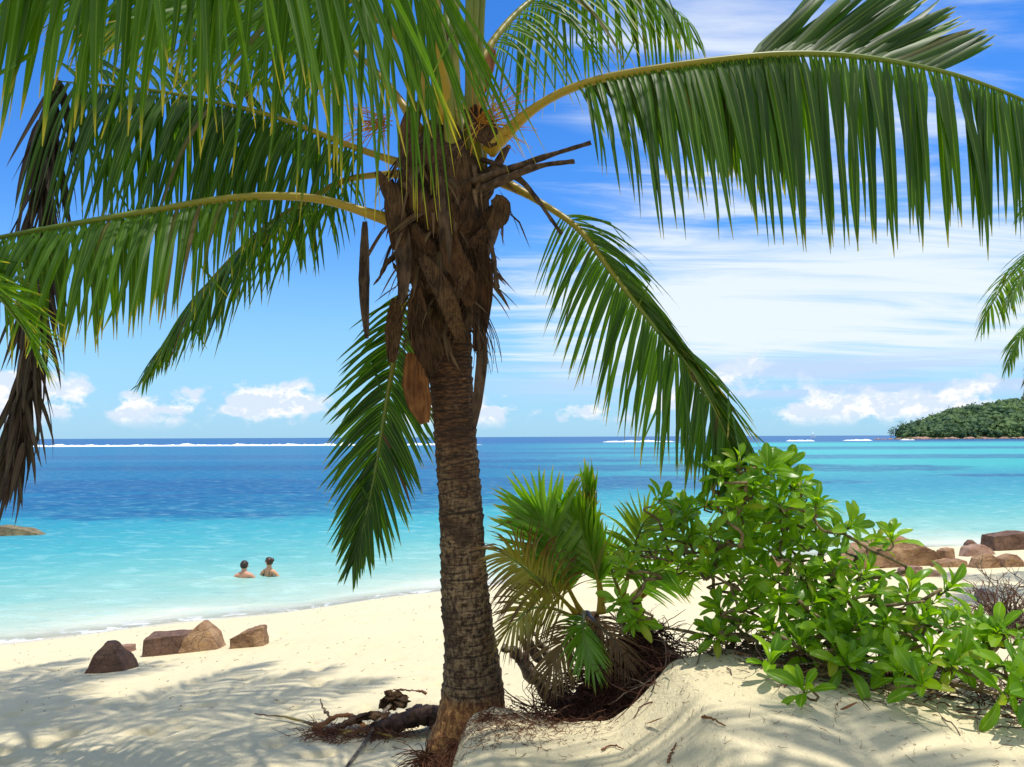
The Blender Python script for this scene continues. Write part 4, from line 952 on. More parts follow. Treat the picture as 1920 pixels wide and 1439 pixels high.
# ---- young palms by the bank ---------------------------------------------------
def young(loc, label):
    e = empty('young_palm', loc, label, 'palm tree', 'young palms behind the bank'); e['_w'] = tuple(loc); return e
Y1 = V((.62, 5.05, gz(.62, 5.05))); y1 = young(Y1, 'young coconut palm with upright green and browned fronds right of the trunk')
YB = at(1110, 1165, 5.05)
ym = dict(matl=M_YOUNG, nseg=6)
mb = MB(); tube(mb, [Y1 - V((0, 0, .1)), Y1.lerp(YB, .5), YB + V((0, 0, .05))], lambda t: .075 - .03 * t, 10); mb.build('stem', M_FIBRE, y1)
FAN = [dict(s=1, t=(.3, 1), a=[(.3, 62), (.8, 42), (1, 5)], lift=8, g=.12, L=[(.3, .8), (.6, 1), (1, .75)]), dict(s=-1, t=(.3, 1), a=[(.3, 62), (.8, 42), (1, 5)], lift=8, g=.12, L=[(.3, .8), (.6, 1), (1, .75)])]
def fan(scale=1.0, g=.12, la=62, lb=40, lc=5):
    return [dict(s=q, t=(.25, 1), a=[(.25, la), (.8, lb), (1, lc)], lift=8, g=g, L=[(.25, .75 * scale), (.6, scale), (1, .7 * scale)], w=[(.25, .9), (.7, 1.1), (1, .8)], kink=.02) for q in (1, -1)]
frond(y1, px((1090, 1150, 5.05), (1060, 1090, 5.0), (1042, 1030, 5.0), (1025, 985, 4.98), (1003, 960, 4.95)), fan(1, .10), r0=.016, n=44, Lmax=.46, W=.042, hint=(0, -1, 0), tint=(.3, .8), rseed=31, roll=8, **ym)
frond(y1, px((1130, 1130, 5.0), (1118, 1070, 4.95), (1098, 1020, 4.95), (1085, 985, 4.95), (1078, 975, 4.95)), fan(1, .03, 45, 26, 5), r0=.015, n=36, Lmax=.36, W=.042, hint=(-.7, -1, 0), tint=(.3, .8), rseed=32, **ym)
frond(y1, px((1128, 1150, 5.0), (1122, 1080, 4.97), (1110, 1000, 4.97), (1108, 950, 4.97), (1106, 915, 4.97)), fan(1, 0, 30, 14, 3), r0=.016, n=40, Lmax=.30, W=.040, hint=(-1, -.5, 0), tint=(.7, 1), rseed=33, **ym)
frond(y1, px((1080, 1150, 5.0), (1040, 1110, 4.9), (1005, 1085, 4.85), (970, 1055, 4.8), (945, 1040, 4.78)), fan(1, .9, 70, 45, 8), r0=.014, n=44, Lmax=.36, W=.017, hint=(0, -1, .3), tint=(.5, 1), rseed=34, matl=M_YDRY, nseg=6)
frond(y1, px((1085, 1160, 5.0), (1030, 1140, 4.88), (990, 1145, 4.8), (955, 1180, 4.75)), fan(1, 1.0, 70, 45, 8), r0=.012, n=36, Lmax=.34, W=.014, hint=(0, -1, .3), tint=(.5, 1), rseed=35, matl=M_YDRY, nseg=6)
frond(y1, px((1085, 1155, 5.0), (1075, 1175, 4.8), (1055, 1210, 4.7), (1030, 1260, 4.66)), fan(1, .8, 55, 36, 8), r0=.012, n=44, Lmax=.30, W=.012, hint=(0, -1, .1), tint=(.0, .5), dry=.85, rseed=36, **ym)
frond(y1, px((1095, 1150, 5.0), (1092, 1175, 4.75), (1096, 1205, 4.66), (1110, 1245, 4.62)), fan(1, .5, 50, 34, 5), r0=.012, n=34, Lmax=.26, W=.018, hint=(0, -1, .1), tint=(.6, 1), dry=.0, rseed=37, **ym)
frond(y1, px((1100, 1150, 5.0), (1120, 1170, 4.8), (1150, 1200, 4.7), (1180, 1250, 4.66)), fan(1, .8, 55, 36, 8), r0=.012, n=36, Lmax=.28, W=.012, hint=(0, -1, .1), tint=(.0, .5), dry=.9, rseed=38, **ym)
Y2 = V((1.02, 5.3, gz(1.02, 5.3))); y2 = young(Y2, 'small yellowing young palm between the fan fronds and the shrub')
YB2 = at(1175, 1130, 5.3)
mb = MB(); tube(mb, [Y2 - V((0, 0, .1)), Y2.lerp(YB2, .5), YB2], lambda t: .05 - .02 * t, 8); mb.build('stem', M_FIBRE, y2)
frond(y2, px((1165, 1135, 5.3), (1180, 1070, 5.25), (1195, 1010, 5.2), (1212, 975, 5.18), (1235, 962, 5.15)), fan(1, .5), r0=.012, n=34, Lmax=.30, W=.022, hint=(0, -1, 0), tint=(.5, 1), dry=.25, rseed=41, **ym)
frond(y2, px((1170, 1130, 5.3), (1150, 1080, 5.3), (1140, 1040, 5.3), (1125, 1015, 5.3)), fan(1, .3), r0=.010, n=26, Lmax=.26, W=.016, hint=(0, -1, 0), tint=(.4, 1), rseed=42, **ym)
frond(y2, px((1180, 1130, 5.3), (1215, 1085, 5.25), (1240, 1070, 5.2), (1265, 1075, 5.15)), fan(1, .6), r0=.010, n=30, Lmax=.30, W=.018, hint=(0, -1, 0), tint=(.4, 1), rseed=43, **ym)
Y3 = V((1.05, 5.6, gz(1.05, 5.6))); y3 = young(Y3, 'young palm with a bright yellow stalk rising through the shrub')
YB3 = at(1190, 1115, 5.6)
mb = MB(); tube(mb, [Y3 - V((0, 0, .1)), Y3.lerp(YB3, .5), YB3], lambda t: .05 - .015 * t, 8); mb.build('stem', M_FIBRE, y3)
frond(y3, px((1190, 1120, 5.6), (1235, 1070, 5.5), (1290, 1025, 5.4), (1370, 975, 5.3), (1440, 945, 5.25), (1500, 960, 5.2)), [dict(s=1, t=(.45, 1), a=[(.4, 60), (1, 30)], lift=15, g=.9), dict(s=-1, t=(.45, 1), a=[(.4, 55), (1, 25)], lift=25, g=.35)], r0=.022, r1=.006, n=44, Lmax=.5, W=.015, tint=(.4, 1), rseed=44, **ym)
frond(y3, px((1200, 1120, 5.6), (1290, 1060, 5.6), (1390, 1000, 5.6), (1470, 960, 5.6), (1545, 945, 5.6)), [dict(s=1, t=(.3, 1), a=[(.3, 60), (1, 20)], lift=0, g=1.0), dict(s=-1, t=(.3, 1), a=[(.3, 55), (1, 20)], lift=20, g=.4)], r0=.014, n=50, Lmax=.45, W=.015, tint=(.5, 1), rseed=45, **ym)

# ------------------------------------------------------------------ shrub
SHR = V((1.05, 4.55, gz(1.05, 4.55)))
shrub = empty('beach_shrub', SHR, 'spreading beach shrub with glossy bright green leaf rosettes on the bank', 'shrub'); shrub['_w'] = tuple(SHR)
def leaf_mesh(seed):
    rr = random.Random(seed); vs = []; fs = []; cs = []; n = 7; cup = rr.uniform(.10, .28); bend = rr.uniform(.15, .65); tw = rr.uniform(-.3, .3); rd = rr.random(); yel = 0 if seed < 8 else rr.uniform(.25, .7)
    W = [.10, .13, .28, .46, .58, .54, .20]; wk = rr.uniform(.72, .95)
    for i in range(n):
        s = i / (n - 1); w = W[i] * .72 * wk; x = s; zc = -bend * s * s * .6 + .08 * math.sin(s * 3)
        for q in (-1, -.5, 0, .5, 1):
            a = tw * s; yy = q * w * .5; zz = abs(q) ** 1.4 * w * cup + .02 * math.sin(s * 9 + q * 3 + seed)
            vs.append((x, yy * math.cos(a) - zz * math.sin(a), zc + yy * math.sin(a) + zz * math.cos(a))); cs.append((rd, s * .8, yel * max(0, min(1, s * 1.4 - .3 + .6 * noise.noise(V((s * 4, q * 2, seed))))), abs(q)))
    for i in range(n - 1):
        for q in range(4): a = i * 5 + q; fs.append((a, a + 1, a + 6, a + 5))
    return vs, fs, cs
LV = [leaf_mesh(k) for k in range(10)]
LM = []
for k, (vs, fs, cs) in enumerate(LV):
    me = bpy.data.meshes.new('shrub_leaf'); me.from_pydata(vs, [], fs); me.materials.append(M_SHRUB)
    a = me.color_attributes.new('leaf', 'FLOAT_COLOR', 'POINT'); a.data.foreach_set('color', np.array(cs, dtype=np.float32).ravel())
    me.polygons.foreach_set('use_smooth', [True] * len(me.polygons)); LM.append(me)
ROS = [ # px, py, metres out, leaf length, outward tilt of the shoot (x,y,z)
 (1385, 868, 4.25, .14), (1440, 885, 4.2, .16), (1412, 920, 4.2, .16), (1352, 890, 4.3, .13), (1490, 915, 4.25, .14), (1460, 945, 4.2, .15), (1380, 950, 4.2, .15), (1530, 950, 4.2, .14), (1238, 938, 4.5, .13), (1325, 945, 4.6, .14), (1285, 970, 4.6, .13), (1492, 945, 4.6, .14),
 (1528, 968, 4.6, .14), (1470, 985, 4.5, .15), (1330, 1005, 4.45, .15), (1390, 1010, 4.4, .16), (1440, 1030, 4.35, .16), (1500, 1020, 4.4, .15), (1592, 990, 4.3, .15), (1672, 1012, 4.25, .13),
 (1175, 1060, 4.5, .13), (1230, 1030, 4.55, .14), (1272, 1060, 4.45, .15), (1330, 1075, 4.35, .15), (1392, 1080, 4.3, .16), (1450, 1085, 4.25, .16), (1510, 1085, 4.25, .16), (1565, 1060, 4.25, .15), (1540, 1035, 4.35, .15),
 (1620, 1075, 4.2, .15), (1160, 1125, 4.5, .12), (1195, 1160, 4.45, .13), (1460, 1130, 4.2, .17), (1525, 1130, 4.15, .16), (1590, 1120, 4.1, .17), (1645, 1120, 4.1, .16), (1705, 1110, 4.05, .16), (1778, 1105, 4.0, .15),
 (1350, 1140, 4.4, .14), (1405, 1135, 4.3, .15), (1345, 1195, 4.3, .15), (1450, 1185, 4.15, .16), (1550, 1180, 4.05, .16), (1610, 1170, 4.0, .17), (1660, 1165, 4.0, .16), (1725, 1165, 3.95, .16), (1775, 1175, 3.95, .15),
 (1845, 1205, 3.95, .15), (1500, 1210, 4.05, .16), (1565, 1225, 3.95, .17), (1615, 1230, 3.9, .17), (1685, 1235, 3.85, .16), (1745, 1225, 3.85, .17), (1800, 1235, 3.85, .15), (1870, 1185, 3.9, .15), (1905, 1205, 3.85, .15), (1940, 1180, 3.9, .15),
 (1445, 1245, 3.85, .19), (1585, 1245, 3.85, .17), (1508, 1305, 3.55, .19), (1728, 1285, 3.6, .18), (1690, 1262, 3.75, .15), (1785, 1250, 3.75, .15), (1850, 1255, 3.7, .16), (1905, 1260, 3.65, .17), (1885, 1300, 3.55, .17), (1935, 1290, 3.55, .18),
 (1420, 1060, 4.5, .15), (1480, 1060, 4.55, .15), (1360, 1040, 4.55, .14), (1300, 1020, 4.6, .14), (1260, 1000, 4.65, .13), (1560, 1100, 4.35, .15), (1650, 1200, 4.15, .15), (1590, 1190, 4.2, .15), (1480, 1160, 4.35, .15), (1400, 1180, 4.35, .14), (1530, 1240, 4.1, .14), (1700, 1190, 4.1, .15), (1390, 925, 4.7, .14), (1455, 945, 4.7, .14), (1360, 960, 4.7, .14), (1430, 975, 4.65, .14), (1830, 1170, 4.1, .13), (1750, 1130, 4.15, .13)]
BASES = [at(1235, 1185, 4.62), at(1300, 1200, 4.6), at(1400, 1215, 4.55), at(1520, 1250, 4.35), at(1660, 1255, 4.2), at(1790, 1260, 4.0)]
BASES = [V((b.x, b.y, gz(b.x, b.y) + .02)) for b in BASES]
def shrub_build():
    rr = random.Random(19); leaves = []
    more = [(x + rr.uniform(-38, 38), y + rr.uniform(-20, 30), d + rr.uniform(.12, .35), l * .95) for (x, y, d, l) in ROS if d > 4.0 and rr.random() < (1.0 if x < 1420 else .6)]
    nodes = []; every = sorted(ROS + more, key=lambda q: min((at(q[0], q[1], q[2]) - b).length for b in BASES))
    for i, (x, y, d, ll) in enumerate(every):
        p = at(x, y, d)
        p.z = max(p.z, gz(p.x, p.y) + .07)
        bs = sorted(BASES, key=lambda b: abs(b.x - p.x + .18) + rr.uniform(0, .35))[0]; rb = .013
        near = [(q - p).length for q in nodes]
        if near:
            k = min(range(len(nodes)), key=lambda k: near[k] + (1.0 if nodes[k].z > p.z - .03 else 0))
            if near[k] < min(.55, (bs - p).length * .8) and nodes[k].z < p.z - .02: bs = nodes[k]; rb = .006
        out_ = (p - bs); ax = V((out_.x * .7 + rr.gauss(0, .25), out_.y * .5 - .35 + rr.gauss(0, .2), .55 + rr.gauss(0, .2))).normalized()
        L = out_.length
        m1 = bs.lerp(p, .35) + V((rr.gauss(0, .07), rr.gauss(0, .07), .05 * L + rr.gauss(0, .04))); m2 = bs.lerp(p, .75) + V((rr.gauss(0, .06), rr.gauss(0, .06), -.03 * L)); 
        P, _ = resample([bs, m1, m2, p - ax * .06, p], 14); mb = MB()
        nodes += P[3:12:2]
        tube(mb, P, lambda t: rb * (1 - t) + .0045 + .0015 * math.sin(t * 40), 6); mb.build('branch', M_BRANCH, shrub)
        q = ax.orthogonal().normalized(); nl = rr.randint(9, 13)
        for k in range(nl):
            th = k * 2.399 + rr.uniform(-.25, .25); u = k / (nl - 1); el = R(12 + 62 * u + rr.gauss(0, 8)) if True else 0
            rad = Matrix.Rotation(th, 3, ax) @ q; dv = (rad * math.cos(el) + ax * math.sin(el)).normalized()
            nr = (ax - dv * ax.dot(dv)); nr = nr.normalized() if nr.length > 1e-3 else rad; sd = nr.cross(dv)
            s = ll * rr.uniform(.62, 1.15) * (1 - .35 * u ** 3)
            base = p - ax * (.035 * (1 - u)) + dv * .006
            Mx = Matrix(((dv.x * s, sd.x * s, nr.x * s, base.x), (dv.y * s, sd.y * s, nr.y * s, base.y), (dv.z * s, sd.z * s, nr.z * s, base.z), (0, 0, 0, 1)))
            leaves.append((s / base.y * (1.3 if d < 4 else 1), Mx, rr.randrange(8) if rr.random() < .93 else rr.randint(8, 9)))
    leaves.sort(key=lambda a: -a[0]); Ti = Matrix.Translation(-SHR)
    for s, Mx, k in leaves[:300]:
        o = bpy.data.objects.new('leaf', LM[k]); link(o, shrub); o.matrix_local = Ti @ Mx
    fo = MB()
    for s, Mx, k in leaves[300:]:
        vs, fs, cs = LV[k]; r_ = rr.random(); fo.add([tuple(Mx @ V(v)) for v in vs], fs, [(r_, c[1], c[2], c[3]) for c in cs])
    o = fo.build('foliage', M_SHRUB, shrub); o['kind'] = 'stuff'
shrub_build()

# ------------------------------------------------------------------ dead bush, litter, driftwood
def twigs(mb, base, d, L, r, rr, depth=2, g=0.0, wig=.22):
    p = V(base); P = [p]; d = V(d).normalized(); n = 7
    for k in range(n):
        d = (d + V((rr.gauss(0, wig), rr.gauss(0, wig), rr.gauss(0, wig) - g))).normalized(); p = p + d * L / n; P.append(p)
    tube(mb, P, lambda t: r * (1 - .65 * t), 5)
    if depth:
        for k in range(rr.randint(1, 3)):
            j = rr.randint(2, n - 1); twigs(mb, P[j], (d + V((rr.gauss(0, .6), rr.gauss(0, .6), rr.gauss(0, .4)))), L * rr.uniform(.35, .6), r * .6, rr, depth - 1, g, wig)
def dead_bush():
    rr = random.Random(9); b = hit(1890, 1190); e = empty('dead_bush', b, 'bare twiggy dead bush on the sand at the right edge', 'bush'); e['_w'] = tuple(b)
    for k in range(170):
        a = rr.uniform(0, 6.28); el = rr.uniform(.15, 1.5); mb = MB()
        up = k < 26
        d = V((math.cos(a) * math.cos(el), math.sin(a) * math.cos(el), math.sin(el) + (.5 if up else 0)))
        twigs(mb, b + V((rr.gauss(0, .12), rr.gauss(0, .1), .02)), d, rr.uniform(.45, .72) if up else rr.uniform(.25, .5), (.010 if up else .008), rr, 2 if up else 1, 0 if up else .03)
        mb.build('twig', (M_TWIG, M_REDTWIG, M_GREYTWIG)[k % 3], e)
dead_bush()
def litter(name, label, cnt, pos, L, r, m, seed, cat='litter', up=.25, wig=.3, depth=0):
    rr = random.Random(seed); mb = MB()
    for i in range(cnt):
        x, y = pos(rr); p = V((x, y, gz_fast(x, y) + .006)); a = rr.uniform(0, 6.28)
        twigs(mb, p, (math.cos(a), math.sin(a), rr.uniform(-.02, up)), L * rr.uniform(.3, 1.1), r * rr.uniform(.6, 1.2), rr, depth, .02, wig)
    o = mb.build(name, m); return tag(o, label, cat, kind='stuff')
def gz_fast(x, y): return float(ground_np(np.array([float(x)]), np.array([float(y)]), False)[0])
def root_heap():
    rr = random.Random(3); mb = MB(); c = V((.78, 4.90, 1.72)); n, ns = 14, 30; vs = []; fs = []
    def top(x, y):
        q = ((x - c.x) / .50) ** 2 + ((y - c.y) / .36) ** 2; return c.z + .62 * math.exp(-q * 1.1)
    for i in range(n):
        for k in range(ns):
            a = k / ns * 6.283; rr_ = i / (n - 1); x = c.x + math.cos(a) * .66 * rr_; y = c.y + math.sin(a) * .46 * rr_
            vs.append((x, y, top(x, y) - .10 * rr_ + .05 * noise.noise(V((x * 9, y * 9, 0))) + .03 * noise.noise(V((x * 25, y * 25, 4)))))
    for i in range(n - 1):
        for k in range(ns): fs.append((i * ns + k, i * ns + ns + k, i * ns + ns + (k + 1) % ns, i * ns + (k + 1) % ns))
    mb.add(vs, fs)
    for i in range(1500):
        x, y = (rr.gauss(.72, .28), rr.gauss(4.74, .20)) if i % 5 > 1 else (rr.gauss(.28, .22), rr.gauss(4.78, .20))
        z = max(gz_fast(x, y), top(x, y) if ((x - c.x) / .66) ** 2 + ((y - c.y) / .46) ** 2 < 1 else 0) + rr.uniform(0, .05); a = rr.uniform(0, 6.28)
        twigs(mb, (x, y, z), (math.cos(a), math.sin(a), rr.uniform(-.25, .5)), .32 * rr.uniform(.3, 1.1), .0042 * rr.uniform(.5, 1.2), rr, 0, .03, .32)
    tag(mb.build('root_litter', M_ROOT), 'tangle of dark red roots and fibre heaped beside the trunk', 'litter', kind='stuff')
root_heap()
litter('root_litter', 'brown dead twigs and fibre under the left side of the shrub', 420, lambda r: (r.uniform(.65, 1.6), r.gauss(4.62, .16)), .36, .0042, M_TWIG, 4, up=.4)
litter('twig_litter', 'dry brown twigs lying under the right side of the shrub', 520, lambda r: (lambda x: (x, r.gauss(4.28 - (x - 1.4) * .17, .2)))(r.uniform(1.2, 3.2)), .38, .0045, M_TWIG, 5, up=.22)
litter('twig_litter', 'reddish dry stalks scattered below the front shrub leaves', 160, lambda r: (lambda x: (x, r.gauss(4.05 - (x - 1.4) * .17, .2)))(r.uniform(1.2, 3.2)), .28, .0035, M_REDTWIG, 6, up=.12)
litter('beach_litter', 'small dark bits of drift strewn over the sunlit sand', 520, lambda r: (lambda y: (r.uniform(-.62, .35) * y, y))(r.uniform(7, 16.5)), .055, .0032, M_TWIG, 7, up=.1)
litter('beach_litter', 'thin broken stems strewn over the shaded bank', 520, lambda r: (r.uniform(.2, 2.4), r.uniform(3.2, 4.3)), .055, .0012, M_REDTWIG, 8, up=.05)
litter('beach_litter', 'fine dead rootlets on the bank below the trunk', 900, lambda r: (r.gauss(.02, .24), r.gauss(4.28, .16)), .10, .0017, M_REDTWIG, 9, up=.2)
def dry_bit(tr, r, m, label, leaf=False, lift=.008):
    pts = [hit(*q) + V((0, 0, lift)) for q in tr]; mb = MB(); P, L = resample(pts, 12)
    if leaf:
        d = (P[-1] - P[0]); mb.add(*ribbon(P[0] + V((0, 0, .01)), d + V((0, 0, .05)), d.cross(V((0, 0, 1))), d.length, r, .1, 8, .6, .3, .5, 0 if m is M_YOUNG else .6))
    else:
        rr = random.Random(int(tr[0][0]))
        P = [p + V((rr.gauss(0, r * .7), rr.gauss(0, r * .7), abs(rr.gauss(0, r * .5)))) for p in P]; tube(mb, P, lambda t: r * (1 - .5 * t) , 6)
    o = mb.build('dry_leaf' if leaf else 'dry_twig', m, origin=P[0]); tag(o, label, 'leaf' if leaf else 'twig', 'dry bits on the bank')
dry_bit([(1213, 1368), (1228, 1367), (1247, 1374)], .018, M_SPATHE, 'curled orange dry leaf on the shaded bank right of the trunk', True)
dry_bit([(1313, 1352), (1335, 1360), (1358, 1372)], .006, M_SPATHE, 'thin orange twig on the bank between two dry leaves')
dry_bit([(1252, 1438), (1258, 1420), (1268, 1402)], .006, M_REDTWIG, 'dark red twig standing out at the bottom edge of the bank')
dry_bit([(1575, 1342), (1592, 1349), (1612, 1346)], .018, M_SPATHE, 'small red brown dry leaf right of the front rosette', True)
dry_bit([(1634, 1272), (1642, 1282), (1650, 1294)], .035, M_YOUNG, 'small yellow fallen leaf under the shrub', True)
dry_bit([(1130, 1412), (1150, 1406), (1168, 1413)], .005, M_REDTWIG, 'dark twig on the bank near the bottom centre')
dry_bit([(1590, 1310), (1625, 1318), (1662, 1326)], .005, M_TWIG, 'thin brown stem lying below the shrub')

def driftwood():
    rr = random.Random(3); c = hit(985, 1290); b = at(985, 1245, 5.35); b.z = gz(b.x, b.y)
    e = empty('driftwood_stump', b, 'dark forked driftwood stump between the trunk and the young palm', 'driftwood'); e['_w'] = tuple(b)
    def bit(name, pts, r0, r1):
        mb = MB(); P, L = resample(px(*pts), 14); P = [p + V((rr.gauss(0, .006), rr.gauss(0, .006), rr.gauss(0, .006))) for p in P]
        tube(mb, P, lambda t: r0 + (r1 - r0) * t + .008 * math.sin(t * 17 + r0 * 99), 9); mb.build(name, M_GREYTWIG, e)
    bit('log', ((1085, 1335, 5.35), (1035, 1300, 5.32), (995, 1260, 5.28), (962, 1224, 5.24)), .08, .03)
    bit('prong', ((990, 1245, 5.3), (968, 1225, 5.25), (958, 1220, 5.2), (943, 1216, 5.18)), .04, .02)
    bit('prong', ((1010, 1240, 5.3), (1000, 1215, 5.25), (988, 1202, 5.22), (974, 1196, 5.2)), .035, .012)
    bit('prong', ((1030, 1245, 5.3), (1025, 1225, 5.28), (1010, 1205, 5.25), (1003, 1190, 5.22)), .03, .008)
driftwood()
def fallen():
    rr = random.Random(8); b = V((-.75, 4.95, gz(-.75, 4.95)))
    e = empty('fallen_frond', b, 'fallen palm leaf base with yellow stalk ends left of the trunk', 'palm debris'); e['_w'] = tuple(b)
    def piece(name, tr, r0, r1, m, flat=.5, wob_=.004, cf=None, rough=.35):
        mb = MB(); P, L = resample([hit(x, y) + V((0, 0, dz)) for x, y, dz in tr], 26); P = [p + V((rr.gauss(0, wob_), rr.gauss(0, wob_), rr.gauss(0, wob_))) for p in P]
        tube(mb, P, lambda t: r0 + (r1 - r0) * t + .01 * noise.noise(V((t * 6, r0 * 50, 0))), 18, cf, flat=flat, rough=rough); mb.build(name, m, e)
    piece('sheath', ((835, 1372, .10), (790, 1374, .12), (745, 1378, .09), (700, 1380, .05)), .17, .05, M_HUSK, .5, .004, None, .6)
    piece('sheath', ((720, 1368, .08), (690, 1366, .09), (650, 1372, .06), (610, 1376, .03)), .075, .03, M_FIBRE, .4, .005, None, .8)
    piece('sheath', ((760, 1352, .16), (735, 1350, .15), (718, 1352, .13)), .07, .05, M_FIBRE, .5, .006, None, .8)
    piece('petiole', ((665, 1382, .03), (600, 1370, .035), (545, 1356, .035), (478, 1348, .03)), .022, .010, M_PETIOLE, .55, .003, lambda a, b: (.5, .25, .85 * abs(math.sin(a * 5)), 1))
    piece('petiole', ((640, 1384, .03), (680, 1384, .04), (715, 1388, .035), (735, 1390, .03)), .018, .012, M_PETIOLE, .55, .003, lambda a, b: (.5, .1, .4 * abs(math.sin(a * 4)), 1))
    piece('spathe', ((590, 1376, .04), (625, 1362, .06), (655, 1362, .07), (685, 1376, .05)), .035, .02, M_SPATHE, .4, .004, None, .6)
    piece('splinter', ((622, 1360, .03), (606, 1352, .10), (600, 1348, .16)), .02, .004, M_TWIG, .5)
    piece('splinter', ((720, 1338, .17), (750, 1342, .2), (800, 1345, .2)), .012, .012, M_REDTWIG, .5)
    mb = MB()
    for k in range(420):
        x = rr.choice((rr.gauss(610, 25), rr.gauss(730, 30), rr.gauss(680, 40))); p = hit(x, rr.gauss(1384, 6)) + V((0, 0, rr.uniform(0, .06)))
        twigs(mb, p, (rr.gauss(-.5, .6), rr.gauss(0, .5), rr.gauss(.05, .2)), rr.uniform(.06, .2), .0028, rr, 0, .05, .25)
    o = mb.build('fibres', M_REDTWIG, e); o['kind'] = 'stuff'
    mb = MB(); P, L = resample([hit(x, y) + V((0, 0, dz)) for x, y, dz in ((745, 1340, .14), (715, 1365, .09), (685, 1400, .03), (655, 1438, .02), (640, 1465, .01))], 18); tube(mb, P, lambda t: .011 + .008 * (1 - t), 8, flat=.7)
    o = mb.build('dry_stick', M_GREYTWIG, origin=P[-1]); tag(o, 'pale grey curved stick leaning down to the bottom edge left of trunk', 'stick')
fallen()

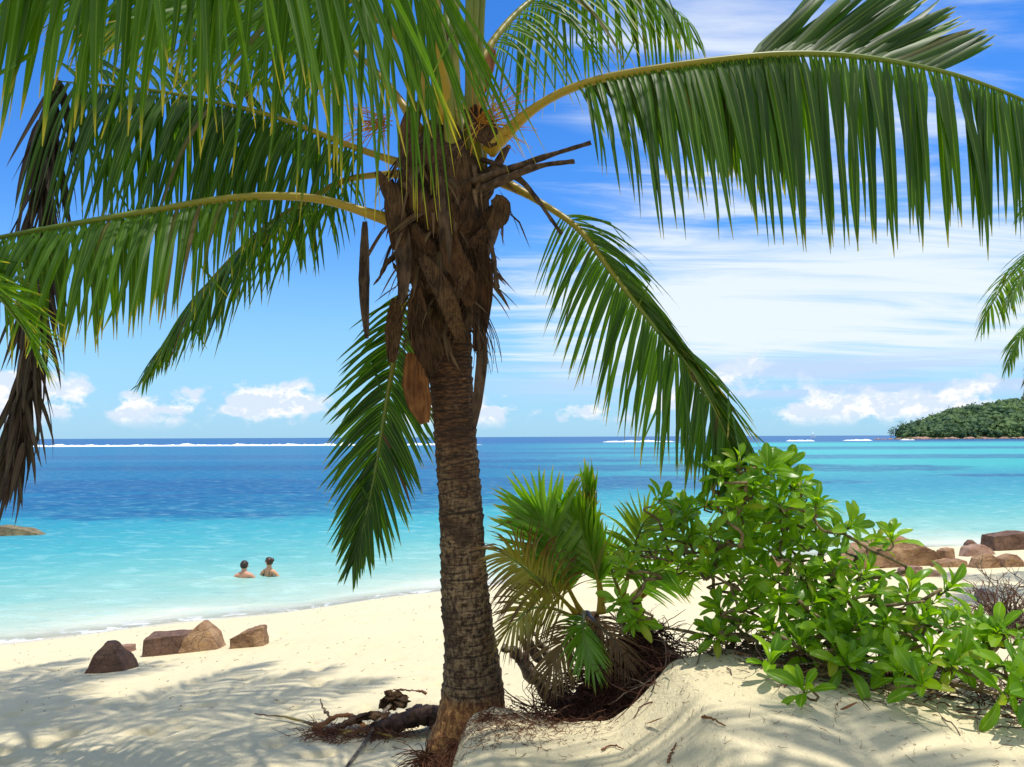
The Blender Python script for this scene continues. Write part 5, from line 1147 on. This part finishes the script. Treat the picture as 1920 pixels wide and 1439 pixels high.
# ------------------------------------------------------------------ bathers
def skin_material(name, c1, c2):
    m, t = mat(name); g = t.n('ShaderNodeNewGeometry').outputs['Position']
    out(t, pbsdf(t, t.mix(t.noise(g, 9, 3, .5), c1, c2), .5, .4)); return m
M_SKIN = skin_material('skin', (.50, .235, .14), (.60, .30, .19)); M_SKIN2 = skin_material('skin_tan', (.52, .25, .13), (.64, .34, .20))
m_, t_ = mat('dark_hair'); out(t_, pbsdf(t_, (.028, .017, .012), .5, .4)); M_HAIR = m_
m_, t_ = mat('brown_hair'); out(t_, pbsdf(t_, (.060, .026, .014), .45, .4)); M_HAIR2 = m_
m_, t_ = mat('black_cloth'); out(t_, pbsdf(t_, (.02, .02, .022), .6, .3)); M_BLACK = m_
def person(pxy, d, label, m, mh, yaw, head_turn, woman):
    p = at(pxy[0], pxy[1], d); base = V((p.x, p.y, gz(p.x, p.y)))
    sh = (p.z - base.z)                                    # shoulder height above the sea floor
    e = empty('person', base, label, 'person', 'bathers in the shallow water'); e['_w'] = tuple(base); e.rotation_euler.z = yaw
    k = .90 if woman else 1.0
    hip = max(.14, sh - .50 * k); W = .185 * k
    J = {'pel': ((0, 0, hip), .135), 'waist': ((0, .02, hip + .2 * k), .118 * k), 'chest': ((0, .03, sh - .14), .138 * k), 'neckb': ((0, .02, sh + .005), .085 * k), 'neck': ((0, .035, sh + .075), .052), 'headl': ((0, .045, sh + .15), .078), 'headm': ((0, .05, sh + .215), .094), 'headt': ((0, .045, sh + .285), .070)}
    Ed = [('pel', 'waist'), ('waist', 'chest'), ('chest', 'neckb'), ('neckb', 'neck'), ('neck', 'headl'), ('headl', 'headm'), ('headm', 'headt')]
    for s in (-1, 1):
        t = 'l' if s < 0 else 'r'
        J.update({t + 'sh': ((s * W, .02, sh - .045), .068 * k), t + 'el': ((s * (W + .13), .10, sh - .26), .048 * k), t + 'wr': ((s * (W + .06), .32, sh - .24), .034 * k), t + 'ha': ((s * (W + .02), .42, sh - .23), .036),
                  t + 'hp': ((s * .10, .02, hip - .01), .10), t + 'kn': ((s * .15, .42, max(.09, hip * .7)), .070), t + 'an': ((s * .13, .10, .07), .045), t + 'ft': ((s * .13, -.08, .05), .04)})
        Ed += [('neckb', t + 'sh'), (t + 'sh', t + 'el'), (t + 'el', t + 'wr'), (t + 'wr', t + 'ha'), ('pel', t + 'hp'), (t + 'hp', t + 'kn'), (t + 'kn', t + 'an'), (t + 'an', t + 'ft')]
        for f in range(5):                                  # fingers
            a = (f - 1.6) * .022; n1, n2 = t + 'f%da' % f, t + 'f%db' % f
            J[n1] = ((s * (W + .02) + a, .47 - (.03 if f == 0 else 0), sh - .235), .010); J[n2] = ((s * (W + .02) + a * 1.35, .51 - (.04 if f == 0 else 0), sh - .25), .008); Ed += [(t + 'ha', n1), (n1, n2)]
    names = list(J); me = bpy.data.meshes.new('body'); me.from_pydata([J[q][0] for q in names], [(names.index(a), names.index(b)) for a, b in Ed], [])
    tmp = bpy.data.objects.new('tmp', me); COL.objects.link(tmp)
    sk = tmp.modifiers.new('s', 'SKIN'); sk.use_smooth_shade = True
    for i, q in enumerate(names): me.skin_vertices[0].data[i].radius = (J[q][1], J[q][1] * (.72 if q in ('pel', 'waist', 'chest') else 1)); me.skin_vertices[0].data[i].use_root = (q == 'pel')
    sub = tmp.modifiers.new('d', 'SUBSURF'); sub.levels = 2; sub.render_levels = 2
    dg = bpy.context.evaluated_depsgraph_get(); m2 = bpy.data.meshes.new_from_object(tmp.evaluated_get(dg)); bpy.data.objects.remove(tmp)
    for v in m2.vertices:                                   # nose, and the turn of the head
        if v.co.z > sh + .09:
            q = Matrix.Rotation(head_turn * min(1, (v.co.z - sh - .09) / .06), 3, 'Z') @ (v.co - V((0, .04, 0))); v.co = q + V((0, .04, 0))
    m2.materials.clear(); m2.materials.append(m); m2.polygons.foreach_set('use_smooth', [True] * len(m2.polygons))
    b = bpy.data.objects.new('body', m2); link(b, e)
    def blob(name, mt, c, r, keep=None, cut=None, amp=.0, turn=True):
        bm = bmesh.new(); bmesh.ops.create_icosphere(bm, subdivisions=3, radius=1)
        if cut: bmesh.ops.delete(bm, geom=[v for v in bm.verts if cut(v.co)], context='VERTS')
        for v in bm.verts:
            f = 1 + amp * noise.noise(v.co * 5); v.co = V((v.co.x * r[0], v.co.y * r[1], v.co.z * r[2])) * f + V(c)
            if turn: v.co = Matrix.Rotation(head_turn, 3, 'Z') @ (v.co - V((0, .04, 0))) + V((0, .04, 0))
        mm = bpy.data.meshes.new(name); bm.to_mesh(mm); bm.free(); mm.materials.append(mt); mm.polygons.foreach_set('use_smooth', [True] * len(mm.polygons))
        o = bpy.data.objects.new(name, mm); link(o, e); return o
    hc = (0, .045, sh + .225)
    blob('hair', mh, hc, (.100, .112, .112), cut=lambda q: q.z < -.35 - .45 * min(0, -q.y) and q.y > -.2 or q.z < -.75 or (q.y > .55 and q.z < .45), amp=.10)
    for s in (-1, 1): blob('ear', m, (s * .094, .045, sh + .20), (.014, .022, .032))
    blob('nose', m, (0, .145, sh + .195), (.015, .024, .024))
    if woman:
        blob('hair_bun', mh, (0, -.07, sh + .265), (.055, .055, .055), amp=.15)
        blob('sunglasses', M_BLACK, (0, .128, sh + .222), (.070, .026, .020))
        mb = MB(); w0 = V(base)
        P = [V((math.cos(a) * (W * .93), .025 + math.sin(a) * .118, sh - .155)) + w0 for a in [i / 24 * 6.283 for i in range(25)]]; tube(mb, P, .011, 6)
        for s in (-1, 1): tube(mb, [w0 + V((s * .07, -.10, sh - .155)), w0 + V((s * .075, -.065, sh - .03)), w0 + V((s * .06, .02, sh + .035)), w0 + V((s * .06, .13, sh - .03)), w0 + V((s * .07, .15, sh - .155))], .007, 6)
        mb.build('bikini_top', M_BLACK, e)
    blob('trunks' if not woman else 'bikini_bottom', M_BLACK, (0, .03, hip - .02), (.18, .165, .12), turn=False)
    return e
person((457, 1077), 20.2, 'bather with short dark hair seen from behind, left of the pair in the water', M_SKIN, M_HAIR, R(6), R(-8), False)
person((503, 1070), 20.9, 'bather with tied brown hair looking left, right of the pair in the water', M_SKIN2, M_HAIR2, R(-14), R(72), True)
